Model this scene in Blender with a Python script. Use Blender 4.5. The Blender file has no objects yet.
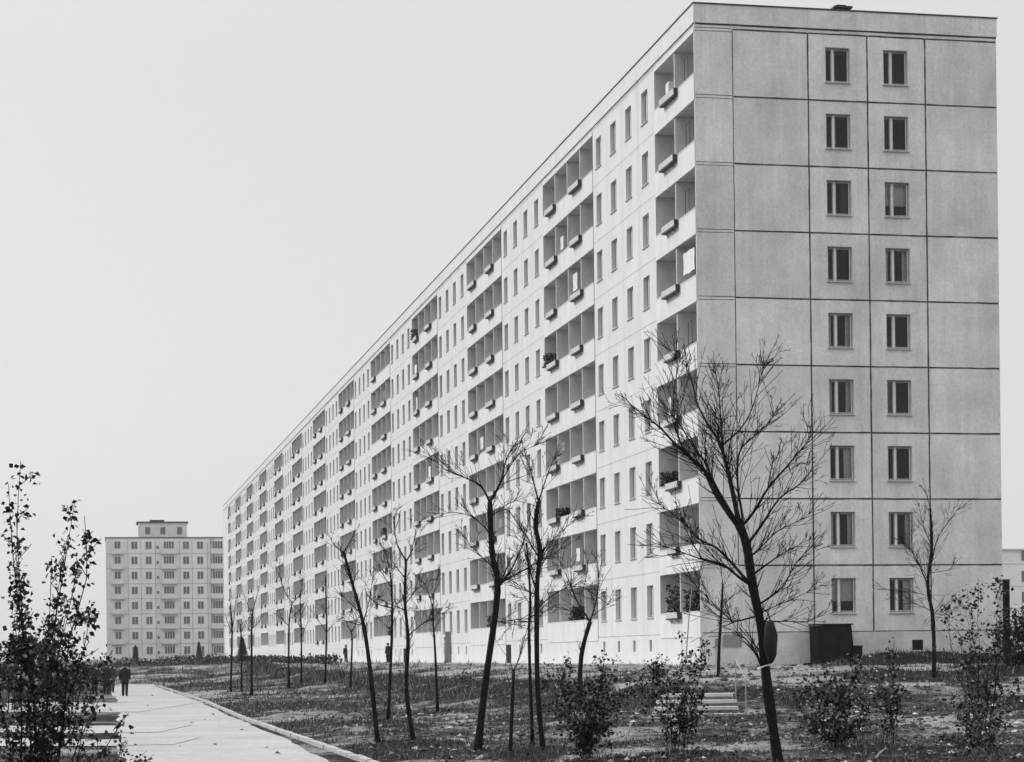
import bpy, math, random
import numpy as np
from mathutils import Vector, Matrix, noise

R = random.Random(7)
sc = bpy.context.scene
COL = sc.collection
PI = math.pi

# ------------------------------------------------------------------ camera
F, ROLL, HY, EYE = 2121.8, 0.0120, 654.8, 1.95
cam_d = bpy.data.cameras.new('camera'); cam = bpy.data.objects.new('camera', cam_d); COL.objects.link(cam)
cam_d.sensor_width = 36; cam_d.lens = F / 1024 * 36
cam_d.shift_y = (HY - 381) / 1024
cam_d.clip_start = .1; cam_d.clip_end = 9000
cam.matrix_world = Matrix.Translation((0, 0, EYE)) @ Matrix.Rotation(PI/2, 4, 'X') @ Matrix.Rotation(-ROLL, 4, 'Z')
sc.camera = cam
CR, SR = math.cos(ROLL), math.sin(ROLL)

def at(px, py, Y):
    """a point seen at px, py in the photograph, Y metres away"""
    a, b = px - 512, py - HY
    return Vector(((a*CR - b*SR) / F * Y, Y, EYE - (a*SR + b*CR) / F * Y))

# ------------------------------------------------------------------ site: the long block's frame
ANG = 0.2013
CX, CY, ZG = 7.889, 88.337, EYE - .284
CA, SA = math.cos(ANG), math.sin(ANG)
BAY, FLOOR, PL = 2.9416, 2.8, 1.104
GW, LEN, TOP = 13.46, 295.1, 27.334

def site(x, y):
    dx, dy = x - CX, y - CY
    return -(CA*dx + SA*dy), -SA*dx + CA*dy       # distance off the long facade, distance along it

def world(d, v):
    return CX - d*CA - v*SA, CY - d*SA + v*CA

def vnoise(x, y, s, seed=0):
    """smooth value noise, numpy"""
    x = np.asarray(x, float) / s + 37.3*seed + 1000; y = np.asarray(y, float) / s + 91.7*seed + 1000
    xi = np.floor(x).astype(np.int64); yi = np.floor(y).astype(np.int64)
    fx = x - xi; fy = y - yi
    fx = fx*fx*(3-2*fx); fy = fy*fy*(3-2*fy)
    def h(a, b):
        n = (a*73856093) ^ (b*19349663) ^ (seed*83492791)
        n = (n ^ (n >> 13)) * 1274126177 & 0x7fffffff
        return ((n ^ (n >> 16)) & 0xffff) / 65535.
    return (h(xi, yi)*(1-fx) + h(xi+1, yi)*fx)*(1-fy) + (h(xi, yi+1)*(1-fx) + h(xi+1, yi+1)*fx)*fy

def sstep(a, b, x):
    t = np.clip((x-a)/(b-a), 0, 1); return t*t*(3-2*t)

FEET = []
HK = [(-50, 1.38), (0, 1.40), (2, 1.38), (5, 1.26), (9.0, .98), (10.9, .46), (13.5, .27), (17, .1), (19.2, .05), (20.0, 0), (900, 0)]
def ddist(x, y):
    d, v = site(x, y)
    b = -.30*v
    k = 1.2
    m = np.maximum(d, b) + np.log1p(np.exp(-np.abs(d-b)/k))*k*.5
    return m, d, v
def height(x, y):
    x = np.asarray(x, float); y = np.asarray(y, float)
    m, d, v = ddist(x, y)
    mm = m + (vnoise(x, y, 9, 3)-.5)*2.0*sstep(3, 7, m)*sstep(18, 15, m)
    h = np.interp(mm, [k[0] for k in HK], [k[1] for k in HK])
    pathzone = sstep(18.9, 19.8, d)*sstep(26.6, 25.2, d)*sstep(158, 146, y)
    far = sstep(146, 185, y)*sstep(4, 14, d)
    h = h + far*(.8 + .5*(vnoise(x, y, 16, 5)-.4) + .7*(vnoise(x, y, 5, 9)-.45))
    left = sstep(25, 27, d)
    h = h + left*(.04 + .5*sstep(97, 106, y)*vnoise(x, y, 7, 8)*sstep(200, 140, y))
    rough = (1-pathzone)*sstep(.3, 1.2, np.abs(d)+np.maximum(0, -v))
    rough = np.where((d < 0) & (v > 0), 0, rough)*(1-.85*left*sstep(100, 92, y))
    h = h + rough*((vnoise(x, y, 3.1, 1)-.5)*.14 + (vnoise(x, y, 1.1, 2)-.5)*.11 + (vnoise(x, y, .42, 4)-.5)*.06)
    # spoil heaps left by the builders along the end wall and on the rise in front of it
    heap = sstep(3.4, 2.0, np.abs(v+2.6))*sstep(1.0, 4.5, -d)*(.15+.85*vnoise(x, y, 2.3, 11))*.5*sstep(3.5, 5.5, -d)
    heap = heap + .45*np.exp(-((v+24)/2.4)**2)*sstep(-4, -1, -d)*vnoise(x, y, 2.0, 12)
    for (fx, fy, fr) in FEET: h = h + .07*np.exp(-(((x-fx)/fr)**2+((y-fy)/fr)**2)*1.5)
    return h + heap
def hz(x, y): return float(height(x, y))
def ground(px, py, lo=24., hi=700.):
    """where the line of sight through px, py meets the ground"""
    Y = lo; step = .25
    while Y < hi:
        p = at(px, py, Y)
        if p.z <= hz(p.x, p.y): return Vector((p.x, p.y, hz(p.x, p.y)))
        Y += step; step *= 1.004
    p = at(px, py, hi); return Vector((p.x, p.y, hz(p.x, p.y)))
def drop(px, Y):
    p = at(px, 700, Y); return Vector((p.x, Y, hz(p.x, Y)))

# ------------------------------------------------------------------ materials (a black and white photograph: every colour neutral)
def mat(name, base, rough=.85, var=0., scale=2., bump=0., bscale=60., spec=.3, stretch=None, fine=0.):
    m = bpy.data.materials.new(name); m.use_nodes = True
    nt = m.node_tree; N = nt.nodes; L = nt.links; b = N['Principled BSDF']
    b.inputs['Roughness'].default_value = rough; b.inputs['Specular IOR Level'].default_value = spec
    b.inputs['Base Color'].default_value = (base, base, base, 1)
    tc = N.new('ShaderNodeTexCoord')
    src = tc.outputs['Object']
    if stretch:
        mp = N.new('ShaderNodeMapping'); mp.inputs['Scale'].default_value = stretch
        L.new(src, mp.inputs['Vector']); src = mp.outputs[0]
    if var:
        n = N.new('ShaderNodeTexNoise'); n.inputs['Scale'].default_value = scale; n.inputs['Detail'].default_value = 6; n.inputs['Roughness'].default_value = .65
        L.new(src, n.inputs['Vector'])
        mr = N.new('ShaderNodeMapRange'); mr.inputs['From Min'].default_value = .28; mr.inputs['From Max'].default_value = .72
        mr.inputs['To Min'].default_value = base*(1-var); mr.inputs['To Max'].default_value = base*(1+var)
        L.new(n.outputs['Fac'], mr.inputs['Value']); out = mr.outputs[0]
        if fine:
            n2 = N.new('ShaderNodeTexNoise'); n2.inputs['Scale'].default_value = scale*16; n2.inputs['Detail'].default_value = 3
            L.new(tc.outputs['Object'], n2.inputs['Vector'])
            m2 = N.new('ShaderNodeMapRange'); m2.inputs['From Min'].default_value = .3; m2.inputs['From Max'].default_value = .7
            m2.inputs['To Min'].default_value = 1-fine; m2.inputs['To Max'].default_value = 1+fine
            L.new(n2.outputs['Fac'], m2.inputs['Value'])
            mu = N.new('ShaderNodeMath'); mu.operation = 'MULTIPLY'; L.new(out, mu.inputs[0]); L.new(m2.outputs[0], mu.inputs[1]); out = mu.outputs[0]
        L.new(out, b.inputs['Base Color'])
    if bump:
        n3 = N.new('ShaderNodeTexNoise'); n3.inputs['Scale'].default_value = bscale; n3.inputs['Detail'].default_value = 4
        L.new(tc.outputs['Object'], n3.inputs['Vector'])
        bp = N.new('ShaderNodeBump'); bp.inputs['Strength'].default_value = bump; bp.inputs['Distance'].default_value = .02
        L.new(n3.outputs['Fac'], bp.inputs['Height']); L.new(bp.outputs[0], b.inputs['Normal'])
    return m

M = {}
M['facade'] = mat('white_facade_panel', .665, .8, .08, .8, .2, 40, stretch=(1, 1, .3), fine=.05)
M['gable'] = mat('rendered_end_panel', .70, .9, .20, .5, .6, 30, stretch=(1, 1, .8), fine=.09)
M['plinth'] = mat('plinth_concrete', .58, .9, .2, .9, .5, 30, fine=.13)
M['loggia'] = mat('loggia_concrete', .61, .9, .16, .9, .3, 30, fine=.05)
M['parapet'] = mat('loggia_front_panel', .68, .8, .10, 1.1, .2, 40, stretch=(1, 1, .25), fine=.05)
M['seal'] = mat('tarred_joint', .055, .8, .6, 3, .3, 30)
M['hairline'] = mat('mortar_joint', .42, .9, .35, 1.5)
M['roof'] = mat('roofing_felt', .08, .9, .2, 1)
M['frame'] = mat('painted_window_wood', .68, .6, .12, 3)
M['casing'] = mat('weathered_casing', .30, .6, .2, 3)
M['sill'] = mat('zinc_sill', .5, .5, .2, 5)
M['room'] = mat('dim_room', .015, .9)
M['curtain'] = mat('curtain_cloth', .30, .9, .2, 3)
M['lace'] = mat('lace_curtain', .8, .9, .15, 5)
M['blind'] = mat('dark_blind', .10, .9, .2, 3)
M['box'] = mat('flower_box_board', .58, .85, .15, 3)
M['bracket'] = mat('dark_iron', .05, .6)
M['soil'] = mat('box_soil', .05, 1.)
M['bark'] = mat('tree_bark', .015, .95, .7, 14, 1., 45, spec=.05)
M['barkp'] = mat('pale_bark', .06, .9, .45, 9, .5, 40)
M['leaf'] = mat('dark_leaf', .014, .5, .4, 3, spec=.25)
M['leafp'] = mat('dry_glint_leaf', .20, .6, .4, 3, spec=.5)  # pale leaves: dry ones, and bright glints painted as leaf colour
M['conifer'] = mat('conifer_needle', .035, .8, .4, 3)
M['coat'] = mat('black_coat', .018, .9, .3, 6)
M['greycoat'] = mat('grey_coat', .05, .9, .3, 6)
M['skin'] = mat('skin', .38, .6)
M['hair'] = mat('hair', .03, .7)
M['white'] = mat('white_cloth', .72, .9, .06, 4)
M['metal'] = mat('dark_sheet_metal', .013, .7, .5, 2.2, .2, 8, spec=.12)
M['concrete'] = mat('step_concrete', .48, .9, .18, 2, .5, 30, fine=.1)
M['kerb'] = mat('kerb_concrete', .40, .9, .2, 1.6, .5, 30, fine=.1)
M['tower'] = mat('tower_panel', .74, .9, .10, .25, fine=.03)
M['tower2'] = mat('tower_tiled_panel', .67, .9, .10, .25, fine=.03)
M['towerjoint'] = mat('tower_seam', .28, .9, .3, 1)
M['board'] = mat('grey_board', .25, .8, .2, 3)
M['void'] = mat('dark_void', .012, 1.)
M['stick'] = mat('peeled_wood', .3, .8, .2, 6)

def weathered(m, attr, streak, base, amt):
    """each cast panel has its own tone; rain has run down from the seams"""
    nt = m.node_tree; N = nt.nodes; L = nt.links; b = N['Principled BSDF']; src = b.inputs['Base Color'].links[0].from_socket
    a = N.new('ShaderNodeAttribute'); a.attribute_name = attr
    tc = N.new('ShaderNodeTexCoord'); mp = N.new('ShaderNodeMapping'); mp.inputs['Scale'].default_value = (streak, streak, .16); L.new(tc.outputs['Object'], mp.inputs['Vector'])
    n = N.new('ShaderNodeTexNoise'); n.inputs['Scale'].default_value = 1.0; n.inputs['Detail'].default_value = 5; n.inputs['Roughness'].default_value = .7; L.new(mp.outputs[0], n.inputs['Vector'])
    mr = N.new('ShaderNodeMapRange'); mr.inputs['From Min'].default_value = .25; mr.inputs['From Max'].default_value = .75; mr.inputs['To Min'].default_value = 1-amt; mr.inputs['To Max'].default_value = 1+amt*.6; L.new(n.outputs['Fac'], mr.inputs['Value'])
    v = N.new('ShaderNodeTexVoronoi'); v.inputs['Scale'].default_value = 2.3; L.new(tc.outputs['Object'], v.inputs['Vector'])
    m2 = N.new('ShaderNodeMapRange'); m2.inputs['From Min'].default_value = .0; m2.inputs['From Max'].default_value = .045; m2.inputs['To Min'].default_value = .62; m2.inputs['To Max'].default_value = 1; L.new(v.outputs['Distance'], m2.inputs['Value'])
    for q in (a.outputs['Fac'], mr.outputs[0], m2.outputs[0]):
        mu = N.new('ShaderNodeMath'); mu.operation = 'MULTIPLY'; L.new(src, mu.inputs[0]); L.new(q, mu.inputs[1]); src = mu.outputs[0]
    L.new(src, b.inputs['Base Color'])
weathered(M['gable'], 'tone', 2.2, .68, .14)
def tone(o, span, seed, key):
    me = o.data; rr = random.Random(seed); t = {}
    a = me.attributes.new('tone', 'FLOAT', 'FACE')
    a.data.foreach_set('value', [t.setdefault(key(p.center), rr.uniform(1-span, 1+span)) for p in me.polygons])

def glass():
    m = bpy.data.materials.new('window_glass'); m.use_nodes = True
    nt = m.node_tree; N = nt.nodes; L = nt.links; N.clear()
    o = N.new('ShaderNodeOutputMaterial'); mix = N.new('ShaderNodeMixShader'); t = N.new('ShaderNodeBsdfTransparent'); g = N.new('ShaderNodeBsdfGlossy')
    fr = N.new('ShaderNodeFresnel'); fr.inputs['IOR'].default_value = 1.5
    t.inputs['Color'].default_value = (.82, .82, .82, 1); g.inputs['Roughness'].default_value = .03; g.inputs['Color'].default_value = (.72, .72, .72, 1)
    L.new(fr.outputs[0], mix.inputs[0]); L.new(t.outputs[0], mix.inputs[1]); L.new(g.outputs[0], mix.inputs[2]); L.new(mix.outputs[0], o.inputs['Surface'])
    return m
M['glass'] = glass()
M['farglass'] = mat('far_window_glass', .13, .08, spec=.5)

def ground_mat():
    m = bpy.data.materials.new('lawn_and_soil'); m.use_nodes = True
    nt = m.node_tree; N = nt.nodes; L = nt.links; b = N['Principled BSDF']
    b.inputs['Roughness'].default_value = .95; b.inputs['Specular IOR Level'].default_value = .1
    at_ = N.new('ShaderNodeAttribute'); at_.attribute_name = 'bare'
    tc = N.new('ShaderNodeTexCoord')
    def nz(s, d):
        n = N.new('ShaderNodeTexNoise'); n.inputs['Scale'].default_value = s; n.inputs['Detail'].default_value = d; n.inputs['Roughness'].default_value = .7
        L.new(tc.outputs['Object'], n.inputs['Vector']); return n.outputs['Fac']
    def math_(op, a, c):
        n = N.new('ShaderNodeMath'); n.operation = op
        for i, q in enumerate((a, c)):
            if isinstance(q, (int, float)): n.inputs[i].default_value = q
            else: L.new(q, n.inputs[i])
        return n.outputs[0]
    fine = nz(4., 9); mid = nz(1.1, 7)
    f = math_('ADD', at_.outputs['Fac'], math_('MULTIPLY', math_('SUBTRACT', mid, .5), 1.3))
    f = math_('ADD', f, math_('MULTIPLY', math_('SUBTRACT', fine, .5), 1.5))
    f = math_('ADD', f, math_('MULTIPLY', math_('SUBTRACT', nz(14., 4), .5), 1.5))
    r = N.new('ShaderNodeValToRGB'); L.new(f, r.inputs[0])
    e = r.color_ramp.elements
    e[0].position = .12; e[0].color = (.014,)*3 + (1,)
    e[1].position = .95; e[1].color = (.30,)*3 + (1,)
    k = e.new(.42); k.color = (.055,)*3 + (1,)
    k = e.new(.62); k.color = (.17,)*3 + (1,)
    L.new(r.outputs[0], b.inputs['Base Color'])
    bp = N.new('ShaderNodeBump'); bp.inputs['Strength'].default_value = .9; bp.inputs['Distance'].default_value = .08
    L.new(nz(9., 8), bp.inputs['Height']); L.new(bp.outputs[0], b.inputs['Normal'])
    return m
M['ground'] = ground_mat()
M['path'] = mat('worn_concrete_paving', .37, .9, .16, .28, .5, 12, fine=.10)
M['grass'] = mat('grass_blade', .038, .8, .5, .8)
M['grassp'] = mat('dry_grass_blade', .20, .8, .4, .8)
M['clod'] = mat('dug_earth', .05, .95, .5, 2)
M['tar'] = mat('joint_shadow_streak', .27, .95, .4, 2)  # grey of the paving joints and the shadow streaks painted with them

# ------------------------------------------------------------------ mesh helpers
class MB:
    def __init__(s): s.v = []; s.f = []; s.m = []
    def quad(s, a, b, c, d, m=0):
        n = len(s.v); s.v += [tuple(a), tuple(b), tuple(c), tuple(d)]; s.f.append((n, n+1, n+2, n+3)); s.m.append(m)
    def box(s, x0, x1, y0, y1, z0, z1, m=0, sk='', tr=None):
        P = [Vector(p) for p in ((x0,y0,z0),(x1,y0,z0),(x1,y1,z0),(x0,y1,z0),(x0,y0,z1),(x1,y0,z1),(x1,y1,z1),(x0,y1,z1))]
        if tr: P = [tr @ p for p in P]
        n = len(s.v); s.v += [tuple(p) for p in P]
        for k, q in (('b',(0,3,2,1)),('t',(4,5,6,7)),('f',(0,1,5,4)),('r',(1,2,6,5)),('k',(2,3,7,6)),('l',(3,0,4,7))):
            if k in sk: continue
            s.f.append(tuple(n+i for i in q)); s.m.append(m)
    def tube(s, pts, rad, n=6, m=0, cap=True):
        pts = [Vector(p) for p in pts]
        base = len(s.v); prev = None
        for i, p in enumerate(pts):
            t = (pts[min(i+1, len(pts)-1)] - pts[max(i-1, 0)])
            t = t.normalized() if t.length > 1e-9 else Vector((0, 0, 1))
            if prev is None:
                u = t.cross(Vector((.3, 1, .1))).normalized()
            else:
                u = (prev - t*prev.dot(t)); u = u.normalized() if u.length > 1e-6 else t.orthogonal().normalized()
            prev = u; w = t.cross(u); r = rad[i] if hasattr(rad, '__len__') else rad
            for k in range(n):
                a = 2*PI*k/n; s.v.append(tuple(p + (u*math.cos(a) + w*math.sin(a))*r))
        for i in range(len(pts)-1):
            for k in range(n):
                a = base+i*n; s.f.append((a+k, a+(k+1)%n, a+n+(k+1)%n, a+n+k)); s.m.append(m)
        if cap:
            s.f.append(tuple(base+k for k in range(n-1, -1, -1))); s.m.append(m)
            e = base+(len(pts)-1)*n; s.f.append(tuple(e+k for k in range(n))); s.m.append(m)
    def rings(s, rs, m=0):
        n = len(rs[0]); base = len(s.v)
        for r in rs: s.v += [tuple(p) for p in r]
        for i in range(len(rs)-1):
            for k in range(n):
                a = base+i*n; s.f.append((a+k, a+(k+1)%n, a+n+(k+1)%n, a+n+k)); s.m.append(m)
        s.f.append(tuple(base+k for k in range(n-1, -1, -1))); s.m.append(m)
        e = base+(len(rs)-1)*n; s.f.append(tuple(e+k for k in range(n))); s.m.append(m)
    def leaf(s, p, size, m=0, hang=.6):
        d = Vector((R.gauss(0, 1), R.gauss(0, 1), R.gauss(0, .6)-hang)).normalized()
        w = d.cross(Vector((R.gauss(0, 1), R.gauss(0, 1), R.gauss(0, 1)))).normalized(); u = d.cross(w)
        l = size*R.uniform(.7, 1.3); q = l*R.uniform(.3, .45); c = u*l*R.uniform(.05, .25)
        n = len(s.v)
        s.v += [tuple(p), tuple(p+d*l*.45+w*q+c), tuple(p+d*l), tuple(p+d*l*.45-w*q+c), tuple(p+d*l*.5)]
        s.f += [(n, n+1, n+4), (n+1, n+2, n+4), (n+2, n+3, n+4), (n+3, n, n+4)]; s.m += [m]*4
    def mesh(s, name, mats, smooth=False):
        me = bpy.data.meshes.new(name); me.from_pydata(s.v, [], s.f)
        for q in (mats if isinstance(mats, (list, tuple)) else [mats]): me.materials.append(M[q] if isinstance(q, str) else q)
        if any(s.m): me.polygons.foreach_set('material_index', s.m)
        if smooth: me.polygons.foreach_set('use_smooth', [True]*len(s.f))
        me.update(); return me
    def build(s, name, mats, parent=None, smooth=False, loc=None):
        return link(name, s.mesh(name, mats, smooth), parent, loc)

def link(name, me, parent=None, loc=None):
    o = bpy.data.objects.new(name, me); COL.objects.link(o)
    if parent: o.parent = parent
    if loc is not None: o.location = loc
    return o
def tag(o, label=None, cat=None, group=None, kind=None):
    if label: o['label'] = label
    if cat: o['category'] = cat
    if group: o['group'] = group
    if kind: o['kind'] = kind
    return o
def empty(name, loc=(0, 0, 0), rz=0.):
    o = bpy.data.objects.new(name, None); COL.objects.link(o); o.location = loc; o.rotation_euler = (0, 0, rz); return o
ORD = ['ground', 'second', 'third', 'fourth', 'fifth', 'sixth', 'seventh', 'eighth', 'ninth']
ORD1 = ['first', 'second', 'third', 'fourth', 'fifth', 'sixth', 'seventh', 'eighth', 'ninth', 'tenth', 'eleventh', 'twelfth', 'thirteenth']

# ------------------------------------------------------------------ sky and sun
SUN_AZ = Vector((-.90, .44)).normalized(); SUN_EL = math.radians(36)
w = bpy.data.worlds.new('World'); sc.world = w; w.use_nodes = True
N = w.node_tree.nodes; L = w.node_tree.links; bg = N['Background']
sky = N.new('ShaderNodeTexSky'); sky.sky_type = 'NISHITA'; sky.sun_disc = False
sky.sun_elevation = SUN_EL; sky.sun_rotation = math.atan2(SUN_AZ.x, SUN_AZ.y)
sky.dust_density = 3; sky.air_density = 1.0
bw = N.new('ShaderNodeRGBToBW'); L.new(sky.outputs[0], bw.inputs[0])
mx = N.new('ShaderNodeMix'); mx.data_type = 'FLOAT'; mx.inputs[0].default_value = .82      # a thin even overcast over the clear sky
L.new(bw.outputs[0], mx.inputs[2]); mx.inputs[3].default_value = 7.2
tcw = N.new('ShaderNodeTexCoord'); sx = N.new('ShaderNodeSeparateXYZ'); L.new(tcw.outputs['Generated'], sx.inputs[0])
zb = N.new('ShaderNodeMapRange'); zb.interpolation_type = 'SMOOTHSTEP'; zb.inputs['From Min'].default_value = .25; zb.inputs['From Max'].default_value = .95   # an overcast sky is brightest overhead
zb.inputs['To Min'].default_value = 1; zb.inputs['To Max'].default_value = 2.1; L.new(sx.outputs['Z'], zb.inputs['Value'])
ml = N.new('ShaderNodeMath'); ml.operation = 'MULTIPLY'; L.new(mx.outputs[0], ml.inputs[0]); L.new(zb.outputs[0], ml.inputs[1])
L.new(ml.outputs[0], bg.inputs['Color']); bg.inputs['Strength'].default_value = .114
sd = bpy.data.lights.new('sun', 'SUN'); sun = bpy.data.objects.new('sun', sd); COL.objects.link(sun)
sd.energy = 2.0; sd.angle = math.radians(1.5); sd.color = (1, 1, 1)
S = Vector((SUN_AZ.x*math.cos(SUN_EL), SUN_AZ.y*math.cos(SUN_EL), math.sin(SUN_EL)))
sun.rotation_euler = S.to_track_quat('Z', 'Y').to_euler(); sun.location = (-40, 20, 60)
vs = sc.view_settings; vs.view_transform = 'Standard'; vs.look = 'None'; vs.exposure = 0; vs.gamma = 1; vs.use_curve_mapping = False

# ------------------------------------------------------------------ ground
def bare_mask(x, y):
    """how bare of grass the ground is, 0..1"""
    m, d, v = ddist(x, y)
    b = .38 + .8*(vnoise(x, y, 5, 21)-.5) + .8*(vnoise(x, y, 1.7, 22)-.5) + .7*(vnoise(x, y, .6, 24)-.5)
    b = b + .42*sstep(9.6, 8.2, m) - .30*sstep(8.6, 9.8, m)*sstep(12.5, 11, m)
    b = b - .12*sstep(15.5, 18, m)*sstep(10, -20, v)
    b = b - 1.3*sstep(3.9, 3.0, np.abs(v+2.6))*sstep(3, 5, -d)                      # dark heap along the end wall
    b = b - 1.5*np.exp(-((v+24)/3.2)**2)*sstep(-5, -1, -d)*sstep(.35, .55, vnoise(x, y, 2.6, 23))  # dark streaks on the rise: earth, and shrub shadows put into the colour
    b = b + .42*np.exp(-((y-38.2 + .05*x + 2.5*(vnoise(x, y, 2.5, 26)-.5))/1.0)**2)*sstep(-1, 2, x)*vnoise(x, y, 1.5, 27)*1.3
    b = b - .2*sstep(25, 27, d)
    b = b + (.2*vnoise(x, y, 8, 29)-.02)*sstep(146, 170, y)*sstep(4, 14, d)
    for (fx, fy, fr) in FEET: b = b - .9*np.exp(-(((x-fx)/fr)**2+((y-fy)/(fr*1.3))**2))*(.5+.8*vnoise(x, y, .6, 28))      # dug soil round each trunk
    return np.clip(b, 0, 1)

def make_ground():
    th = np.concatenate([np.radians(np.arange(-180, -20, 4.)), np.radians(np.arange(-20, -16.2, .4)), np.radians(np.arange(-16, 16, .085)),
                         np.radians(np.arange(16.2, 20, .4)), np.radians(np.arange(20, 180, 4.))])
    r = np.concatenate([np.array([.3, 4, 10, 16, 21, 25, 28]), 30*np.exp(np.arange(0, math.log(200/30), .0085)), 203*np.exp(np.arange(0, math.log(25), .06))])
    nt_, nr = len(th), len(r)
    A, B = np.meshgrid(th, r); x = B*np.sin(A); y = B*np.cos(A)
    z = height(x, y) * np.where(B > 1500, 1, 1)
    v = np.stack([x, y, z], -1).reshape(-1, 3)
    i = np.arange(nr-1)[:, None]*nt_; k = np.arange(nt_)[None]; k2 = (k+1) % nt_
    f = np.stack([i+k, i+k2, i+nt_+k2, i+nt_+k], -1).reshape(-1, 4)[:, ::-1]
    me = bpy.data.meshes.new('ground')
    me.vertices.add(len(v)); me.vertices.foreach_set('co', v.ravel())
    me.loops.add(f.size); me.loops.foreach_set('vertex_index', f.ravel())
    me.polygons.add(len(f)); me.polygons.foreach_set('loop_start', np.arange(0, f.size, 4)); me.polygons.foreach_set('loop_total', np.full(len(f), 4))
    me.update(calc_edges=True)
    a = me.attributes.new('bare', 'FLOAT', 'POINT'); a.data.foreach_set('value', bare_mask(x, y).ravel())
    me.polygons.foreach_set('use_smooth', [True]*len(f))
    me.materials.append(M['ground'])
    tag(link('ground', me), kind='structure')
for (px_, Y_, fr) in ((779,33.0,.9),(478,41,.9),(544,40,.8),(509,39.5,.5),(579,62,.7),(378,45,.9),(414,45,.9),(388,58,.8),(437,64,.8),(231,112,.9),(241,116,.9),(252,104,.9),(289,115,.9),(301,117,.9),(325,116,.9),(350,104,.9),(934,62,.9),(718,66,.8),(585,36,1.0),(680,36,1.),(835,36,1.),(890,36.5,.7),(985,37,1.2)):
    FEET.append((at(px_, 700, Y_).x, Y_, fr))
make_ground()

# paths: a sheet following the ground
def sheet(name, edge_a, edge_b, material, lift, n=2):
    b = MB(); P = []
    for (p, q) in zip(edge_a, edge_b):
        row = []
        for k in range(n+1):
            x = p[0]+(q[0]-p[0])*k/n; y = p[1]+(q[1]-p[1])*k/n
            row.append((x, y, hz(x, y)+lift))
        P.append(row)
    for i in range(len(P)-1):
        for k in range(n): b.quad(P[i][k], P[i][k+1], P[i+1][k+1], P[i+1][k])
    return tag(b.build(name, material), kind='structure')
def kerb_d(v): return 19.86 + .42*sstep(18, -25, v)
def path_right(v): return kerb_d(v) + .24 + .42*sstep(-25, -55, v) + .12*math.sin(v*.41)*.4 + .1*(float(vnoise(v, 0, 1.3, 31))-.5)
def path_left(v): return 23.6 + 1.0*sstep(30, -50, v) + .25*(float(vnoise(v, 3, 2.1, 32))-.5)
vv = np.concatenate([np.arange(-80, 0, .35), np.arange(0, 72, .8)])
sheet('path', [world(path_right(v), v) for v in vv], [world(path_left(v), v) for v in vv], 'path', .012, 6)
for y0, y1 in ((47.3, 51.6), (55.6, 62.), (77., 96.)):
    A_, B_ = [], []
    for t in np.linspace(0, 1, 150):
        yy = y0; x = -60 + t*(60 + (-yy*.2042 + 2.0))
        A_.append((x, y0 + (1.3*(float(vnoise(x, y0, 1.9, 33))-.5) + .5*(float(vnoise(x, y0, .5, 37))-.5))*(.6+y0/70)))
        B_.append((x, y1 + (1.3*(float(vnoise(x, y1, 1.9, 34))-.5) + .5*(float(vnoise(x, y1, .5, 38))-.5))*(.6+y1/70)))
    sheet('side_path', A_, B_, 'path', .022, 8)
b = MB()
for v in np.arange(-76, 62, 6.):                        # paving joints, skewed to double as thin cast shadow streaks
    a_ = world(path_right(v)+.03, v); vb = v + (path_left(v)-path_right(v))*.19; c_ = world(path_left(vb)-.03, vb)
    for k in range(14):
        def P_(t, o): 
            x = a_[0]+(c_[0]-a_[0])*t; y = a_[1]+(c_[1]-a_[1])*t + o + .05*(float(vnoise(x, y0, .6, 35))-.5); return (x, y, hz(x, y)+.018)
        if R.random() < .75: b.quad(P_(k/14, -.02), P_((k+1)/14, -.02), P_((k+1)/14, .025), P_(k/14, .025))
tag(b.build('joint_shadow_streak', 'tar'), kind='structure')
b = MB()                                                # kerb of precast stones
v = -78.
while v < 66:
    l = .98; d0 = float(kerb_d(v)) + .05*(float(vnoise(v, 1, 9, 36))-.5) + R.uniform(-.012, .012); z = .085 + R.uniform(-.012, .012)
    x, y = world(d0, v); T = Matrix.Translation((x, y, 0)) @ Matrix.Rotation(ANG + R.uniform(-.006, .006), 4, 'Z')
    b.box(-.07, .07, .01, l, -.2, z, tr=T); v += 1.0
tag(b.build('kerb', 'kerb'), kind='structure')
b = MB()                                                # concrete apron along the foot of the long facade
for k in range(150):
    v0, v1 = k*2.0-.6, k*2.0+1.38; z = ZG - .27 + R.uniform(.0, .02)
    x, y = world(0, 0); T = Matrix.Translation((CX, CY, 0)) @ Matrix.Rotation(ANG, 4, 'Z')
    b.box(-1.0, -.02, v0, v1, ZG-.8, z+.05, tr=T)
tag(b.build('pavement', 'kerb'), kind='structure')

# ------------------------------------------------------------------ the long nine-storey block
BLD = empty('apartment_building', (CX, CY, ZG), ANG)
tag(BLD, 'very long white nine-storey panel apartment block with columns of loggias', 'apartment building')
cells = [(0, 2)] + [(6+8*i, 10+8*i) for i in range(11)] + [(94, 96)]
wins = [(2+8*i, 6+8*i) for i in range(12)]
WW, WZ0, WZ1, REV, LOG = 1.08, .80, 2.25, .16, 1.5
zf = lambda i: PL + FLOOR*i
yb = lambda k: k*BAY + float(np.interp(k, [0, 2, 6, 10, 100], [0, .36, .16, 0, 0]))
ZT = zf(9)

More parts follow.
